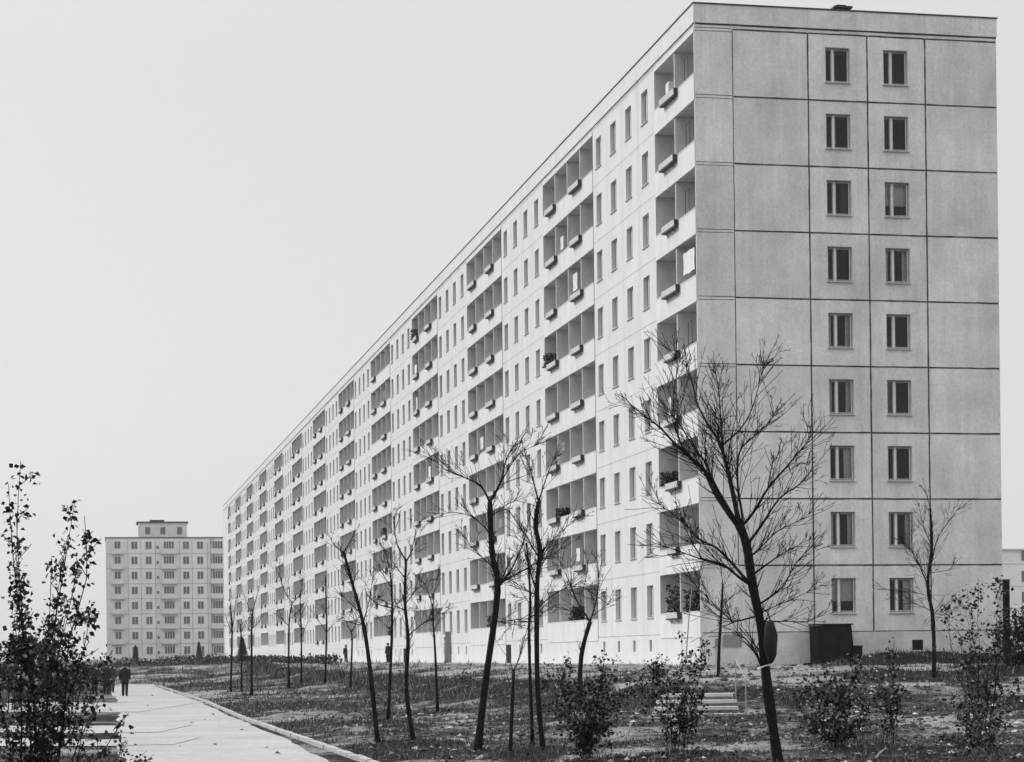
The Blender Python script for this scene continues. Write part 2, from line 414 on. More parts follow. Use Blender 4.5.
def holed(b, axis, u0, u1, z0, z1, hu0, hu1, hz0, hz1, rev, m=0):
    """a wall panel with a window hole and its reveals; axis 'f' = long facade (x=0), 'g' = end wall (y=0)"""
    P = (lambda u, z, dp=0.: (dp, u, z)) if axis == 'f' else (lambda u, z, dp=0.: (u, dp, z))
    def q(a, b_, c, d):
        if axis == 'f': b.quad(a, d, c, b_, m)
        else: b.quad(a, b_, c, d, m)
    q(P(u0, z0), P(u1, z0), P(u1, hz0), P(u0, hz0)); q(P(u0, hz1), P(u1, hz1), P(u1, z1), P(u0, z1))
    q(P(u0, hz0), P(hu0, hz0), P(hu0, hz1), P(u0, hz1)); q(P(hu1, hz0), P(u1, hz0), P(u1, hz1), P(hu1, hz1))
    q(P(hu0, hz0), P(hu1, hz0), P(hu1, hz0, rev), P(hu0, hz0, rev)); q(P(hu0, hz1, rev), P(hu1, hz1, rev), P(hu1, hz1), P(hu0, hz1))
    q(P(hu0, hz0), P(hu0, hz0, rev), P(hu0, hz1, rev), P(hu0, hz1)); q(P(hu1, hz0, rev), P(hu1, hz0), P(hu1, hz1), P(hu1, hz1, rev))

fw = MB()
for (a, c) in wins:
    for k in range(a, c):
        y0, y1 = yb(k), yb(k+1); ym = y0+(y1-y0)*.6
        for i in range(9): holed(fw, 'f', y0, y1, zf(i), zf(i+1), ym-WW/2, ym+WW/2, zf(i)+WZ0, zf(i)+WZ1, REV)
for (a, c) in cells:                                    # loggia recesses: side walls and back wall
    y0, y1 = yb(a), yb(c)
    fw.quad((LOG, y0, PL), (LOG, y0, ZT), (LOG, y1, ZT), (LOG, y1, PL), 1)
    if a > 0: fw.quad((.0, y0, PL), (0, y0, ZT), (LOG, y0, ZT), (LOG, y0, PL), 1)
    fw.quad((0, y1, PL), (LOG, y1, PL), (LOG, y1, ZT), (0, y1, ZT), 1)
fw.box(0, LOG, -.0, .10, PL, ZT, 1, 'f')               # cheek of the corner loggias
fw.quad((0, 96*BAY, PL), (0, 96*BAY, ZT), (0, LEN, ZT), (0, LEN, PL))
fw.quad((0, 0, ZT), (0, 0, TOP-.1), (0, LEN, TOP-.1), (0, LEN, ZT))
fw.build('front_wall', ['facade', 'loggia'], BLD)

# end wall
gs = [0, 1.655, 4.96, 7.60, 10.2, GW]
gwn = [(6.28, 1), (8.87, 2)]
gm = MB()
for i in range(9):
    for k in range(5):
        u0, u1 = gs[k], gs[k+1]
        if k in (2, 3):
            c = gwn[k-2][0]; holed(gm, 'g', u0, u1, zf(i), zf(i+1), c-.55, c+.55, zf(i)+.78, zf(i)+2.25, .14)
        else: gm.quad((u0, 0, zf(i)), (u1, 0, zf(i)), (u1, 0, zf(i+1)), (u0, 0, zf(i+1)))
gm.quad((0, 0, ZT), (GW, 0, ZT), (GW, 0, TOP-.1), (0, 0, TOP-.1))
gm.quad((GW, 0, 0), (GW, LEN, 0), (GW, LEN, TOP-.1), (GW, 0, TOP-.1)); gm.quad((GW, LEN, 0), (0, LEN, 0), (0, LEN, TOP-.1), (GW, LEN, TOP-.1))
tone(gm.build('end_wall', 'gable', BLD), .06, 4, lambda c: (sum(c.x > q for q in gs), int((c.z-PL)/FLOOR)))

# plinth
pm = MB()
for (a, c) in wins:
    for k in range(a, c):
        y0, y1 = yb(k), yb(k+1); ym = y0+(y1-y0)*.6
        holed(pm, 'f', y0, y1, -.6, PL, ym-.22, ym+.22, .35, .88, .18)
for (a, c) in cells: pm.quad((0, yb(a), -.6), (0, yb(a), PL), (0, yb(c), PL), (0, yb(c), -.6))
pm.quad((0, 96*BAY, -.6), (0, 96*BAY, PL), (0, LEN, PL), (0, LEN, -.6))
pm.quad((0, 0, PL), (LOG, 0, PL), (LOG, 10, PL), (0, 10, PL))
pm.box(-.12, .55, -.14, .75, -.6, .92)                  # the block at the foot of the corner
pm.build('plinth', 'facade', BLD)
pg = MB(); pg.quad((0, 0, -.6), (GW, 0, -.6), (GW, 0, PL), (0, 0, PL)); pg.build('end_plinth', 'plinth', BLD)

# roof slab, cornice boards, coping
rm = MB(); rm.quad((0, 0, TOP-.2), (GW, 0, TOP-.2), (GW, LEN, TOP-.2), (0, LEN, TOP-.2)); rm.build('roof', 'roof', BLD)
cm = MB()
k = 0
y = -.03
while y < LEN:                                           # cornice panels along the front, hairline gaps between them
    y1 = min(y + 2*BAY, LEN); cm.box(-.03, .12, y+(.0 if k == 0 else .012), y1, ZT+.22, TOP-.03); y = y1; k += 1
xs = [.122, 1.655, 4.96, 7.6, 10.2, GW+.02]
for k in range(5): cm.box(xs[k]+(.008 if k else 0), xs[k+1], -.03, .12, ZT+.22, TOP-.03, 1)
cm.box(GW-.15, GW+.05, .13, LEN, ZT+.22, TOP-.03, 1); cm.box(.13, GW-.16, LEN-.2, LEN+.02, ZT+.22, TOP-.03, 1)
tone(cm.build('cornice', ['facade', 'gable'], BLD), .03, 5, lambda c: (sum(c.x > q for q in gs), int(c.y/6)))
cp = MB()
cp.box(-.06, .2, -.06, LEN+.1, TOP-.028, TOP+.025); cp.box(.202, GW+.06, -.06, .2, TOP-.028, TOP+.03); cp.box(GW-.2, GW+.06, .202, LEN+.1, TOP-.028, TOP+.025)
cp.build('coping', 'seal', BLD)
vm = MB(); vm.box(6.6, 7.25, 1.0, 1.7, TOP-.2, TOP+.42); vm.box(6.52, 7.33, .9, 1.8, TOP+.422, TOP+.5); vm.box(6.7, 7.1, 1.1, 1.6, TOP+.502, TOP+.6)
vm.build('roof_vent', 'seal', BLD)
for yy in (38, 83, 128, 173, 218, 262):
    q = MB(); q.box(5.2, 7.4, yy, yy+1.2, TOP-.2, TOP+.5); q.build('roof_vent', 'plinth', BLD)

# joints: tar on the end wall, mortar hairlines on the front
def seal_strip(b, axis, u0, z0, u1, z1, wd, seed, m=0, off=.004):
    n = max(2, int((abs(u1-u0)+abs(z1-z0))/.18)); pr = None
    hor = abs(u1-u0) > abs(z1-z0)
    for i in range(n+1):
        t = i/n; u = u0+(u1-u0)*t; z = z0+(z1-z0)*t
        ww = wd*(.72 + .5*float(vnoise(u*3+seed, z*3, 1.0, 41))); o = (float(vnoise(u*2, z*2+seed, 1.3, 42))-.5)*wd*.22
        if hor: e = ((u, z+o-ww/2), (u, z+o+ww/2))
        else: e = ((u+o-ww/2, z), (u+o+ww/2, z))
        if pr is not None:
            Q = [pr[0], e[0], e[1], pr[1]] if hor else [pr[0], pr[1], e[1], e[0]]
            if axis == 'g': b.quad(*[(p[0], -off, p[1]) for p in Q], m)
            else: b.quad(*[(-off, p[0], p[1]) for p in Q][::-1], m)
        pr = e
sm = MB()
for k in (1, 2, 3, 4):
    seal_strip(sm, 'g', gs[k], PL+.02 if k != 1 else zf(1), gs[k], ZT+.0, .066 if k > 1 else .04, k)
for i in range(1, 10):
    for k in range(5):
        seal_strip(sm, 'g', gs[k]+.03, zf(i)+(.03 if k == 0 else 0), gs[k+1]-.03, zf(i)+(.03 if k == 0 else 0), (.025 if k == 0 else .066), i*7+k, 0, .007)
seal_strip(sm, 'g', .05, PL, GW, PL, .035, 77)
for i in range(1, 10): seal_strip(sm, 'g', .04, zf(i)-.10, gs[1]-.04, zf(i)-.10, .022, i*5, 0, .007)
seal_strip(sm, 'g', .05, ZT+.19, GW, ZT+.19, .10, 78, 0, .009)
sm.build('joint_seal', 'seal', BLD)
hm = MB()
for i in range(1, 10):
    for (a, c) in wins:
        seal_strip(hm, 'f', yb(a)+.02, zf(i), yb(c)-.02, zf(i), .035, i)
    for (a, c) in cells[:5]:
        seal_strip(hm, 'f', yb(a)+.05, zf(i)-.18, yb(c)-.02, zf(i)-.18, .02, i, 0, .034)
for (a, c) in wins:
    for k in range(a, c+1):
        seal_strip(hm, 'f', yb(k), PL, yb(k), ZT, .03 if k in (a, c) else .02, k, 0, .006)
seal_strip(hm, 'f', .1, PL, LEN, PL, .04, 5)
seal_strip(hm, 'f', .1, ZT+.12, LEN, ZT+.12, .07, 6, 0, .006)
q = MB(); seal_strip(q, 'f', .0, ZT+.2, LEN, ZT+.2, .07, 9, 0, .008); q.build('joint_seal', 'seal', BLD)
hm.build('mortar_joint', 'hairline', BLD)

# windows
def win_meshes(wd, hg, split):
    """casement with a narrow vent leaf; local x = across, y = into the wall, z = up, origin bottom centre of the opening"""
    f = MB(); h = wd/2; t = .05
    f.box(-h, h, 0, .06, 0, t); f.box(-h, h, 0, .06, hg-t, hg); f.box(-h, -h+t, 0, .06, t+.001, hg-t-.001); f.box(h-t, h, 0, .06, t+.001, hg-t-.001)
    xs_ = -h + wd*split; f.box(xs_-.05, xs_+.05, -.012, .05, t+.001, hg-t-.001, 1); f.box(h-t-.03, h-t-.001, -.004, .05, t+.001, hg-t-.001, 1); f.box(-h+t+.001, -h+t+.015, -.004, .05, t+.001, hg-t-.001, 1)
    s_ = MB()
    for (p, q) in ((-h+t, xs_-.055), (xs_+.055, h-t)):
        s_.box(p+.002, q-.002, .012, .045, t+.002, t+.05); s_.box(p+.002, q-.002, .012, .045, hg-t-.05, hg-t-.002)
        s_.box(p+.002, p+.035, .012, .045, t+.051, hg-t-.051); s_.box(q-.035, q-.002, .012, .045, t+.051, hg-t-.051)
    g = MB(); g.quad((-h+t, .03, t), (h-t, .03, t), (h-t, .03, hg-t), (-h+t, .03, hg-t))
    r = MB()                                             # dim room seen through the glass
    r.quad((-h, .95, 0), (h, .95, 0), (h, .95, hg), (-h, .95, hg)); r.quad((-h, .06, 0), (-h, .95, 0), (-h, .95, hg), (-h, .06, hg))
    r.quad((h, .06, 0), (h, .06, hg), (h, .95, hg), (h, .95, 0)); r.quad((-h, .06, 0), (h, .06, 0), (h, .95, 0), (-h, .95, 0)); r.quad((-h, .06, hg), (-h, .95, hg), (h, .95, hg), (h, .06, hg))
    sl = MB(); sl.box(-h-.03, h+.03, -.22, -.004, -.045, -.012)
    return f, s_, g, r, sl
def curtain(wd, hg, kind, rr):
    c = MB(); h = wd/2
    spans = {0: [], 1: [(-h+.05, -h+.05+wd*.28)], 2: [(h-.05-wd*.3, h-.05)], 3: [(-h+.05, h-.05)], 4: [(-h+.05, -h+.22), (h-.25, h-.05)]}[kind]
    for (p, q) in spans:
        n = max(4, int((q-p)/.05)); bot = rr.choice([.06, .06, hg*.35]) if kind == 3 else .06
        for k in range(n):
            x0, x1 = p+(q-p)*k/n, p+(q-p)*(k+1)/n
            o0, o1 = .16+.03*(k % 2), .16+.03*((k+1) % 2)
            c.quad((x0, o0, bot), (x1, o1, bot), (x1, o1, hg-.05), (x0, o0, hg-.05))
    return c
def window_mesh_set(wd, hg, split, key):
    f, s_, g, r, sl = win_meshes(wd, hg, split)
    d = dict(frame=f.mesh('window_frame_'+key, ['casing', 'frame']), sash=s_.mesh('window_sash_'+key, 'casing'), pane=g.mesh('window_pane_'+key, 'glass'),
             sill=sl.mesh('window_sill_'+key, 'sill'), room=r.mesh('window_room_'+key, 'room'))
    rr = random.Random(3)
    d['cur'] = [None, None]+[curtain(wd, hg, k, rr).mesh('window_curtain_%s' % key, q) for k, q in ((1, 'curtain'), (2, 'lace'), (3, 'curtain'), (3, 'lace'), (4, 'lace'), (3, 'blind'), (4, 'curtain'), (2, 'blind'))]
    return d
WF = window_mesh_set(WW, WZ1-WZ0, .33, 'front'); WG = window_mesh_set(1.10, 1.47, .34, 'end')
def add_window(S_, loc, rz, cur):
    f = link('window', S_['frame'], BLD, loc); f.rotation_euler = (0, 0, rz)
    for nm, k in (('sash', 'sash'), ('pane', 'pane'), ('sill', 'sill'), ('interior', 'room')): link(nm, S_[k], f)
    if cur is not None: link('curtain', cur, f)
    return f
n_win = 0
for i in range(9):
    for (c, _) in gwn:
        add_window(WG, (c, .14, zf(i)+.78), 0, R.choice(WG['cur']) if i < 7 else None); n_win += 1
rest = []
for (a, c) in wins:
    for k in range(a, c):
        for i in range(9):
            loc = (REV, yb(k)+.6*(yb(k+1)-yb(k)), zf(i)+WZ0)
            if n_win < 100: add_window(WF, loc, -PI/2, R.choice(WF['cur'])); n_win += 1
            else: rest.append(loc)
# the far windows of the long facade, past the hundred that show largest
def merged(name, meshes_locs, rz, parent, mats):
    V, Fc, Mi = [], [], []
    cz, sz = math.cos(rz), math.sin(rz)
    cache = {}
    for me, mi, loc in meshes_locs:
        if me.name not in cache:
            cache[me.name] = ([tuple(v.co) for v in me.vertices], [tuple(p.vertices) for p in me.polygons])
        vs_, fs_ = cache[me.name]; n = len(V)
        V += [(loc[0]+x*cz-y*sz, loc[1]+x*sz+y*cz, loc[2]+z) for (x, y, z) in vs_]
        Fc += [tuple(n+q for q in f) for f in fs_]; Mi += [mi]*len(fs_)
    me = bpy.data.meshes.new(name); me.from_pydata(V, [], Fc)
    for q in mats: me.materials.append(M[q])
    me.polygons.foreach_set('material_index', Mi); me.update()
    return link(name, me, parent)
items = []
for loc in rest:
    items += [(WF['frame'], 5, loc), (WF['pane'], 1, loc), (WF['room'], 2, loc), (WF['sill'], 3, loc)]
    cu = R.choice(WF['cur'])
    if cu: items.append((cu, 6 if 'lace' in cu.materials[0].name else 4, loc))
tag(merged('window', items, -PI/2, BLD, ['frame', 'glass', 'room', 'sill', 'curtain', 'casing', 'lace']), kind='stuff')

# basement windows
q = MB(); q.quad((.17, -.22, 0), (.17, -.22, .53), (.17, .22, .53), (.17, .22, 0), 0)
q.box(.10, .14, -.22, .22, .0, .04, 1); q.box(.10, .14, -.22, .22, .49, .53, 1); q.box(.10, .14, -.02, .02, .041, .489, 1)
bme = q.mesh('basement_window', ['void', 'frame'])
for (a, c) in wins:
    for k in range(a, c): link('basement_window', bme, BLD, (0, yb(k)+.6*(yb(k+1)-yb(k)), .35))
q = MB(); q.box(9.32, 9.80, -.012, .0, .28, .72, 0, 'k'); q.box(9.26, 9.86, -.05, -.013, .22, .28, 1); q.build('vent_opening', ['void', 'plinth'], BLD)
q = MB(); q.box(.95, 1.75, -.04, 0, .5, 1.02, 0, 'k'); q.build('meter_board', 'board', BLD)
q = MB(); q.box(.30, .82, -.05, 0, .52, .98, 0, 'k'); q.box(.36, .76, -.06, -.051, .86, .92, 1); q.build('meter_board', ['board', 'white'], BLD)
q = MB(); q.tube([(.42, -.05, 1.2), (.42, -.07, 1.7)], .01, 5); q.build('conduit', 'bracket', BLD) if False else None

# loggias
def balcony_meshes(n):
    """n cells wide; local y along the facade from 0, x into the building, z from the floor line"""
    W_ = n*BAY
    p = MB()
    p.box(-.03, .07, .02, W_-.02, -.17, .89)            # solid front panel
    p.box(-.045, .085, .02, W_-.02, .891, .925, 1)      # coping rail
    sl = MB(); sl.box(.071, LOG-.003, .012, W_-.012, -.14, 0)
    pt = MB(); pt.box(.02, LOG-.004, -.05, .05, .926, FLOOR-.175); pt.box(.088, LOG-.004, -.05, .05, .002, .925)
    dr = MB()
    for k in range(n):
        y = k*BAY
        dr.box(LOG-.03, LOG-.004, y+.35, y+1.1, .06, 2.25, 0); dr.box(LOG-.036, LOG-.031, y+.45, y+1.0, .9, 2.12, 1)
        dr.box(LOG-.03, LOG-.004, y+1.11, y+2.5, .85, 2.25, 0); dr.box(LOG-.036, LOG-.031, y+1.2, y+2.4, .95, 2.15, 1)
    return (p.mesh('balcony_front', ['parapet', 'facade']), sl.mesh('balcony_slab', 'loggia'), pt.mesh('balcony_partition', ['loggia']), dr.mesh('balcony_door', ['frame', 'farglass']))
BM = {2: balcony_meshes(2), 4: balcony_meshes(4)}
def add_balcony(n, y0, z, y1):
    p, sl, pt, dr = BM[n]
    o = link('balcony', p, BLD, (0, y0, z)); o.scale = (1, (y1-y0)/(n*BAY), 1)
    link('floor_slab', sl, o)
    for k in range(1, n): link('partition', pt, o, (0, k*BAY, 0))
    link('glazed_door', dr, o)
    return o
n_b = 0; rest = []
for gi, (a, c) in enumerate(cells):
    for i in range(9):
        if n_b < 100: add_balcony(c-a, yb(a), zf(i), yb(c)); n_b += 1
        else: rest.append((c-a, a*BAY, zf(i)))
items = []
for (n, y0, z) in rest:
    p, sl, pt, dr = BM[n]
    items += [(p, 0, (0, y0, z)), (sl, 1, (0, y0, z))] + [(pt, 1, (0, y0+k*BAY, z)) for k in range(1, n)]
tag(merged('balcony', items, 0, BLD, ['parapet', 'loggia']), kind='stuff')
# top slabs closing the loggias below the cornice
for (a, c) in cells:
    tp = MB(); tp.box(-.03, LOG-.003, yb(a)+.02, yb(c)-.02, ZT-.17, ZT-.002); tp.build('loggia_ceiling', 'parapet', BLD)

def bw_(d, v, z): 
    x, y = world(d, v); return Vector((x, y, ZG+z))
# flower boxes hung outside the loggia fronts
def fbox(l):
    b = MB(); h = l/2
    for (z0, z1, e0, e1) in ((-.21, .04, .0, .02),):
        x0, x1 = -.25, -.05
        b.v += []; n = len(b.v)
        lo = [(x0+e1, -h+e1, z0), (x1, -h+e1, z0), (x1, h-e1, z0), (x0+e1, h-e1, z0)]; hi = [(x0, -h, z1), (x1, -h, z1), (x1, h, z1), (x0, h, z1)]
        ii = [(x0+.03, -h+.03, z1), (x1-.03, -h+.03, z1), (x1-.03, h-.03, z1), (x0+.03, h-.03, z1)]
        jj = [(p[0], p[1], z1-.05) for p in ii]
        for k in range(4):
            k2 = (k+1) % 4
            b.quad(lo[k], lo[k2], hi[k2], hi[k], 2 if k in (0, 2) else 0); b.quad(hi[k], hi[k2], ii[k2], ii[k]); b.quad(ii[k], ii[k2], jj[k2], jj[k])
        b.box(x0+.01, x1, -h+.02, h-.02, z0-.07, z0-.002, 2); b.quad(*jj, 1)
    for y in (-h*.6, h*.6):
        b.tube([(-.05, y, -.40), (-.22, y, -.285)], .014, 4, 2)
    return b
FB = [fbox(l).mesh('flower_box', ['box', 'soil', 'bracket']) for l in (2.2, 1.9, 1.35)]
for gi, (a, c) in enumerate(cells):
    for i in range(9):
        spots = [(1.15, '')] if c-a == 2 else [(3.15, 'left'), (1.15, 'right')]
        for (u, side) in spots:
            if i == 0 and R.random() < .75: continue
            if R.random() < .06: continue
            o = link('flower_box', R.choice(FB if i < 4 else FB[:2]))
            y0 = yb(a); yy = y0 + u*(yb(c)-y0)/(c-a) + R.uniform(-.15, .15)
            o.location = bw_(0, yy, zf(i)+.90); o.rotation_euler = (0, R.uniform(-.05, .05), ANG + R.uniform(-.02, .02))
            if c-a == 2:
                lab = 'pale flower box on the %s loggia, %s storey' % ('corner' if gi == 0 else 'farthest', ORD[i])
            else: lab = 'pale flower box on %s half of %s loggia column from corner, %s storey' % (side, ORD1[gi], ORD[i])
            tag(o, lab, 'flower box', 'flower boxes on the loggia fronts')
# washing, cupboards and plants kept on the loggias
def cloth(wd, hg):
    b = MB(); n = 10
    for k in range(n):
        for j in range(5):
            def P_(a, e): return (.014*math.sin(a*1.1)+.008*math.sin(e*1.5+a), wd*a/n, -hg*e/5*(1-.04*math.sin(a)))
            b.quad(P_(k, j), P_(k+1, j), P_(k+1, j+1), P_(k, j+1))
    return b
for (gi, cell, i, wd, hg, zt, dp, lab) in (
        (0, .3, 5, 1.6, .95, 2.25, .16, 'white washing hung on the corner loggia, sixth storey'),
        (1, 1.5, 6, .9, .9, 2.2, .14, 'white sheet hung in the second loggia column, seventh storey'),
        (1, 2.55, 7, .6, .7, 1.9, .14, 'small white towel drying in the second loggia column, eighth storey'),
        (1, 1.55, 1, .7, .7, 1.9, .14, 'white towel drying in the second loggia column, second storey'),
        (2, 2.5, 4, .9, .8, 2.0, .14, 'white sheet hung in the third loggia column, fifth storey'),
        (0, 1.6, 3, .35, .8, 2.0, .15, 'narrow white towel hung on the corner loggia, fourth storey')):
    o = cloth(wd, hg).build('laundry', 'white', None, True)
    o.location = bw_(-dp, cells[gi][0]*BAY + cell*BAY, zf(i)+zt); o.rotation_euler = (0, 0, ANG); tag(o, lab, 'laundry', 'washing on the loggias')
    lm = MB(); lm.tube([(0, -.15, .01), (0, wd+.15, .01)], .006, 4); l_ = lm.build('clothes_line', 'bracket', o)
def potted(loc, hgt, label):
    r = empty('potted_plant', loc); tag(r, label, 'potted plant', 'potted plants on the loggias')
    b = MB(); b.tube([(0, 0, 0), (0, 0, .3)], [.12, .17], 10); b.build('pot', 'board', r)
    b = MB()
    for k in range(420):
        a = R.uniform(0, 2*PI); rr = R.random()**.5*.45; z = .35+R.random()*hgt
        b.leaf(Vector((rr*math.cos(a), rr*math.sin(a), z)), .13, 0 if R.random() < .9 else 1)
    for k in range(7):
        a = k*.9; b.tube([(0, 0, .28), (.2*math.cos(a), .2*math.sin(a), .3+hgt*.9)], [.012, .005], 4, 2)
    b.build('foliage', ['leaf', 'leafp', 'bark'], r)
RC = random.Random(17); taken = {(0, 5), (1, 6), (1, 7), (1, 1), (2, 4), (0, 3), (0, 8), (0, 7), (0, 6), (0, 4), (0, 0)}
def crate(h, w_):
    b = MB()
    for zz in np.arange(0, h, .17): b.box(0, w_, -.02, 0, zz, zz+.14); b.box(0, w_, .4, .42, zz, zz+.14); b.box(-.02, -.001, -.02, .42, zz, zz+.14)
    for xx in (.01, w_-.05): b.box(xx, xx+.04, 0.001, .03, 0, h)
    b.box(0, w_, -.02, .42, h, h+.02); return b
for gi in range(0, 6):
    for i in range(9):
        if (gi, i) in taken: continue
        kind = RC.choice(['laundry', 'crate', None, 'laundry', None, None, 'plant', None]) if gi else RC.choice(['crate', 'plant', 'laundry'])
        if not kind: continue
        a, c = cells[gi]; half = RC.choice(['left', 'right']); n_ = c-a
        u = RC.uniform(.45, .62) + RC.randrange(n_//2) + (n_/2 if half == 'left' else 0)
        where = '%s half of %s loggia column from corner, %s storey' % (half, ORD1[gi], ORD[i])
        if kind == 'laundry':
            wd = RC.uniform(.4, 1.05); o = cloth(wd, RC.uniform(.4, .95)).build('laundry', RC.choice(['white', 'lace', 'board']), None, True)
            o.location = bw_(-.14, yb(a)+u*BAY, zf(i)+RC.uniform(1.85, 2.3)); tag(o, 'washing hung in '+where, 'laundry', 'washing on the loggias')
        elif kind == 'crate':
            o = crate(RC.uniform(1.1, 1.5), .4).build('crate', RC.choice(['board', 'stick', 'bark'])); o.location = bw_(-.12, yb(a)+u*BAY, zf(i)+.01); tag(o, 'slatted wooden box on '+where, 'crate', 'slatted boxes kept on the loggias')
        else:
            R = random.Random(gi*20+i); potted(bw_(-.22, yb(a)+(u+.15)*BAY, zf(i)+.62), RC.uniform(.4, .9), 'leafy plant on '+where); continue
        o.rotation_euler = (0, 0, ANG)
R = random.Random(23)
b = MB(); b.box(0, .45, 0, .5, 0, 1.75); b.box(-.02, 0, .02, .24, .05, 1.7); b.box(-.02, 0, .26, .48, .05, 1.7)
o = b.build('cupboard', 'white'); o.location = bw_(-.15, 1.5*BAY, zf(8)); o.rotation_euler = (0, 0, ANG); tag(o, 'tall white cupboard standing on the top corner loggia', 'cupboard')
potted(bw_(-.28, 1.62*BAY, zf(0)+.5), 1.3, 'bushy dark plant filling the left cell of the ground storey corner loggia')
potted(bw_(-.28, .62*BAY, zf(0)+.5), 1.0, 'smaller dark plant in the right cell of the ground storey corner loggia')
for (i, y) in ((8, .6), (7, .55), (6, .62), (4, .55)):
    b = MB(); h = 1.15
    for z in (.0, h): b.tube([(0, -.2, z), (0, .35, z)], .018, 5)
    for yy in (-.2, .35): b.tube([(0, yy, -.9), (0, yy, h)], .018, 5)
    o = b.build('drying_rack', 'bracket'); o.location = bw_(-.18, y*BAY, zf(i)+.9); o.rotation_euler = (0, 0, ANG)
    tag(o, 'thin metal drying rack standing on the corner loggia, %s storey' % ORD[i], 'drying rack', 'drying racks on the loggias')

# dark sheet-metal shed against the end wall
sh = empty('metal_shed', bw_(-4.72, -.1, -.24), ANG); tag(sh, 'dark sheet metal shed leaning against the grey end wall', 'shed')
b = MB()
n = len(b.v); prof = [(0, 0), (1.62, 0), (1.46, 1.62), (-.03, 1.58)]
b.rings([[Vector((p[0], -1.0, p[1])) for p in prof], [Vector((p[0], -.02, p[1])) for p in prof]]); b.build('body', 'metal', sh)
b = MB(); b.box(-.07, 1.52, -1.06, .0, 1.60, 1.66); b.build('roof', 'metal', sh)
b = MB(); b.box(.1, .82, -1.03, -1.002, .1, 1.45); b.build('door', 'metal', sh)
b = MB(); b.box(.42, .72, -1.034, -1.004, .45, .78) if False else b.box(.95, 1.35, -1.025, -1.002, .5, .9); b.build('hatch', 'void', sh)
b = MB(); b.box(1.36, 1.74, -1.16, -.8, 0, .7); b.box(1.33, 1.77, -1.19, -.77, .702, .74); o = b.build('crate', 'metal'); o.location = bw_(-4.80, -.25, -.24); o.rotation_euler = (0, 0, ANG)
tag(o, 'small dark crate standing at the right end of the metal shed', 'crate')
# pole leaning near the corner
b = MB(); b.tube([(0, 0, 0), (.18, .05, 2.0), (.42, .1, 4.1)], [.03, .025, .018], 6); o = b.build('leaning_pole', 'stick'); o.location = bw_(.5, .7, -.26)
tag(o, 'thin pale pole leaning against the front by the corner', 'pole')

# ------------------------------------------------------------------ bare trees
def wob(r): return Vector((R.gauss(0, r), R.gauss(0, r), R.gauss(0, r)))
def twig(mb, p, d, l, r, lev, n=5, m=0, up=.25):
    k = max(3, min(7, int(l/.22))); pts = [p]; rs = [r]; dd_ = d.copy(); q = p.copy()
    for i in range(k):
        dd_ = (dd_ + wob(.085) + Vector((0, 0, up*.25))).normalized(); q = q + dd_*l/k; pts.append(q.copy()); rs.append(max(.0038, r*(1-.8*(i+1)/k)))
    mb.tube(pts, rs, 5 if r > .015 else (4 if r > .006 else 3), m, False)
    if lev <= 0: return pts
    cnt = max(2, int(l*{3: 2.4, 2: 3.2, 1: 3.8}.get(lev, 5)))
    for c in range(cnt):
        t = R.uniform(.22, .98)*k; i = min(k-1, int(t)); base = pts[i].lerp(pts[i+1], t-i); ax = (pts[i+1]-pts[i]).normalized()
        side = ax.orthogonal().normalized(); side.rotate(Matrix.Rotation(R.uniform(0, 2*PI), 3, ax))
        dn = (ax*R.uniform(.8, 1.2) + side*R.uniform(.45, .85)).normalized()
        twig(mb, base, dn, l*R.uniform(.3, .7)*(1.1-.5*t/k), max(.0045, rs[i]*R.uniform(.35, .6)), lev-1, n, m, up)
    return pts
def smooth_line(pts, sub=3):
    P = [pts[0]] + list(pts) + [pts[-1]]; out = []
    for i in range(1, len(P)-2):
        for s in range(sub):
            t = s/sub; a, b_, c, d = P[i-1], P[i], P[i+1], P[i+2]
            out.append(.5*((2*b_) + (c-a)*t + (2*a-5*b_+4*c-d)*t*t + (3*b_-a-3*c+d)*t**3))
    out.append(P[-2].copy()); return out
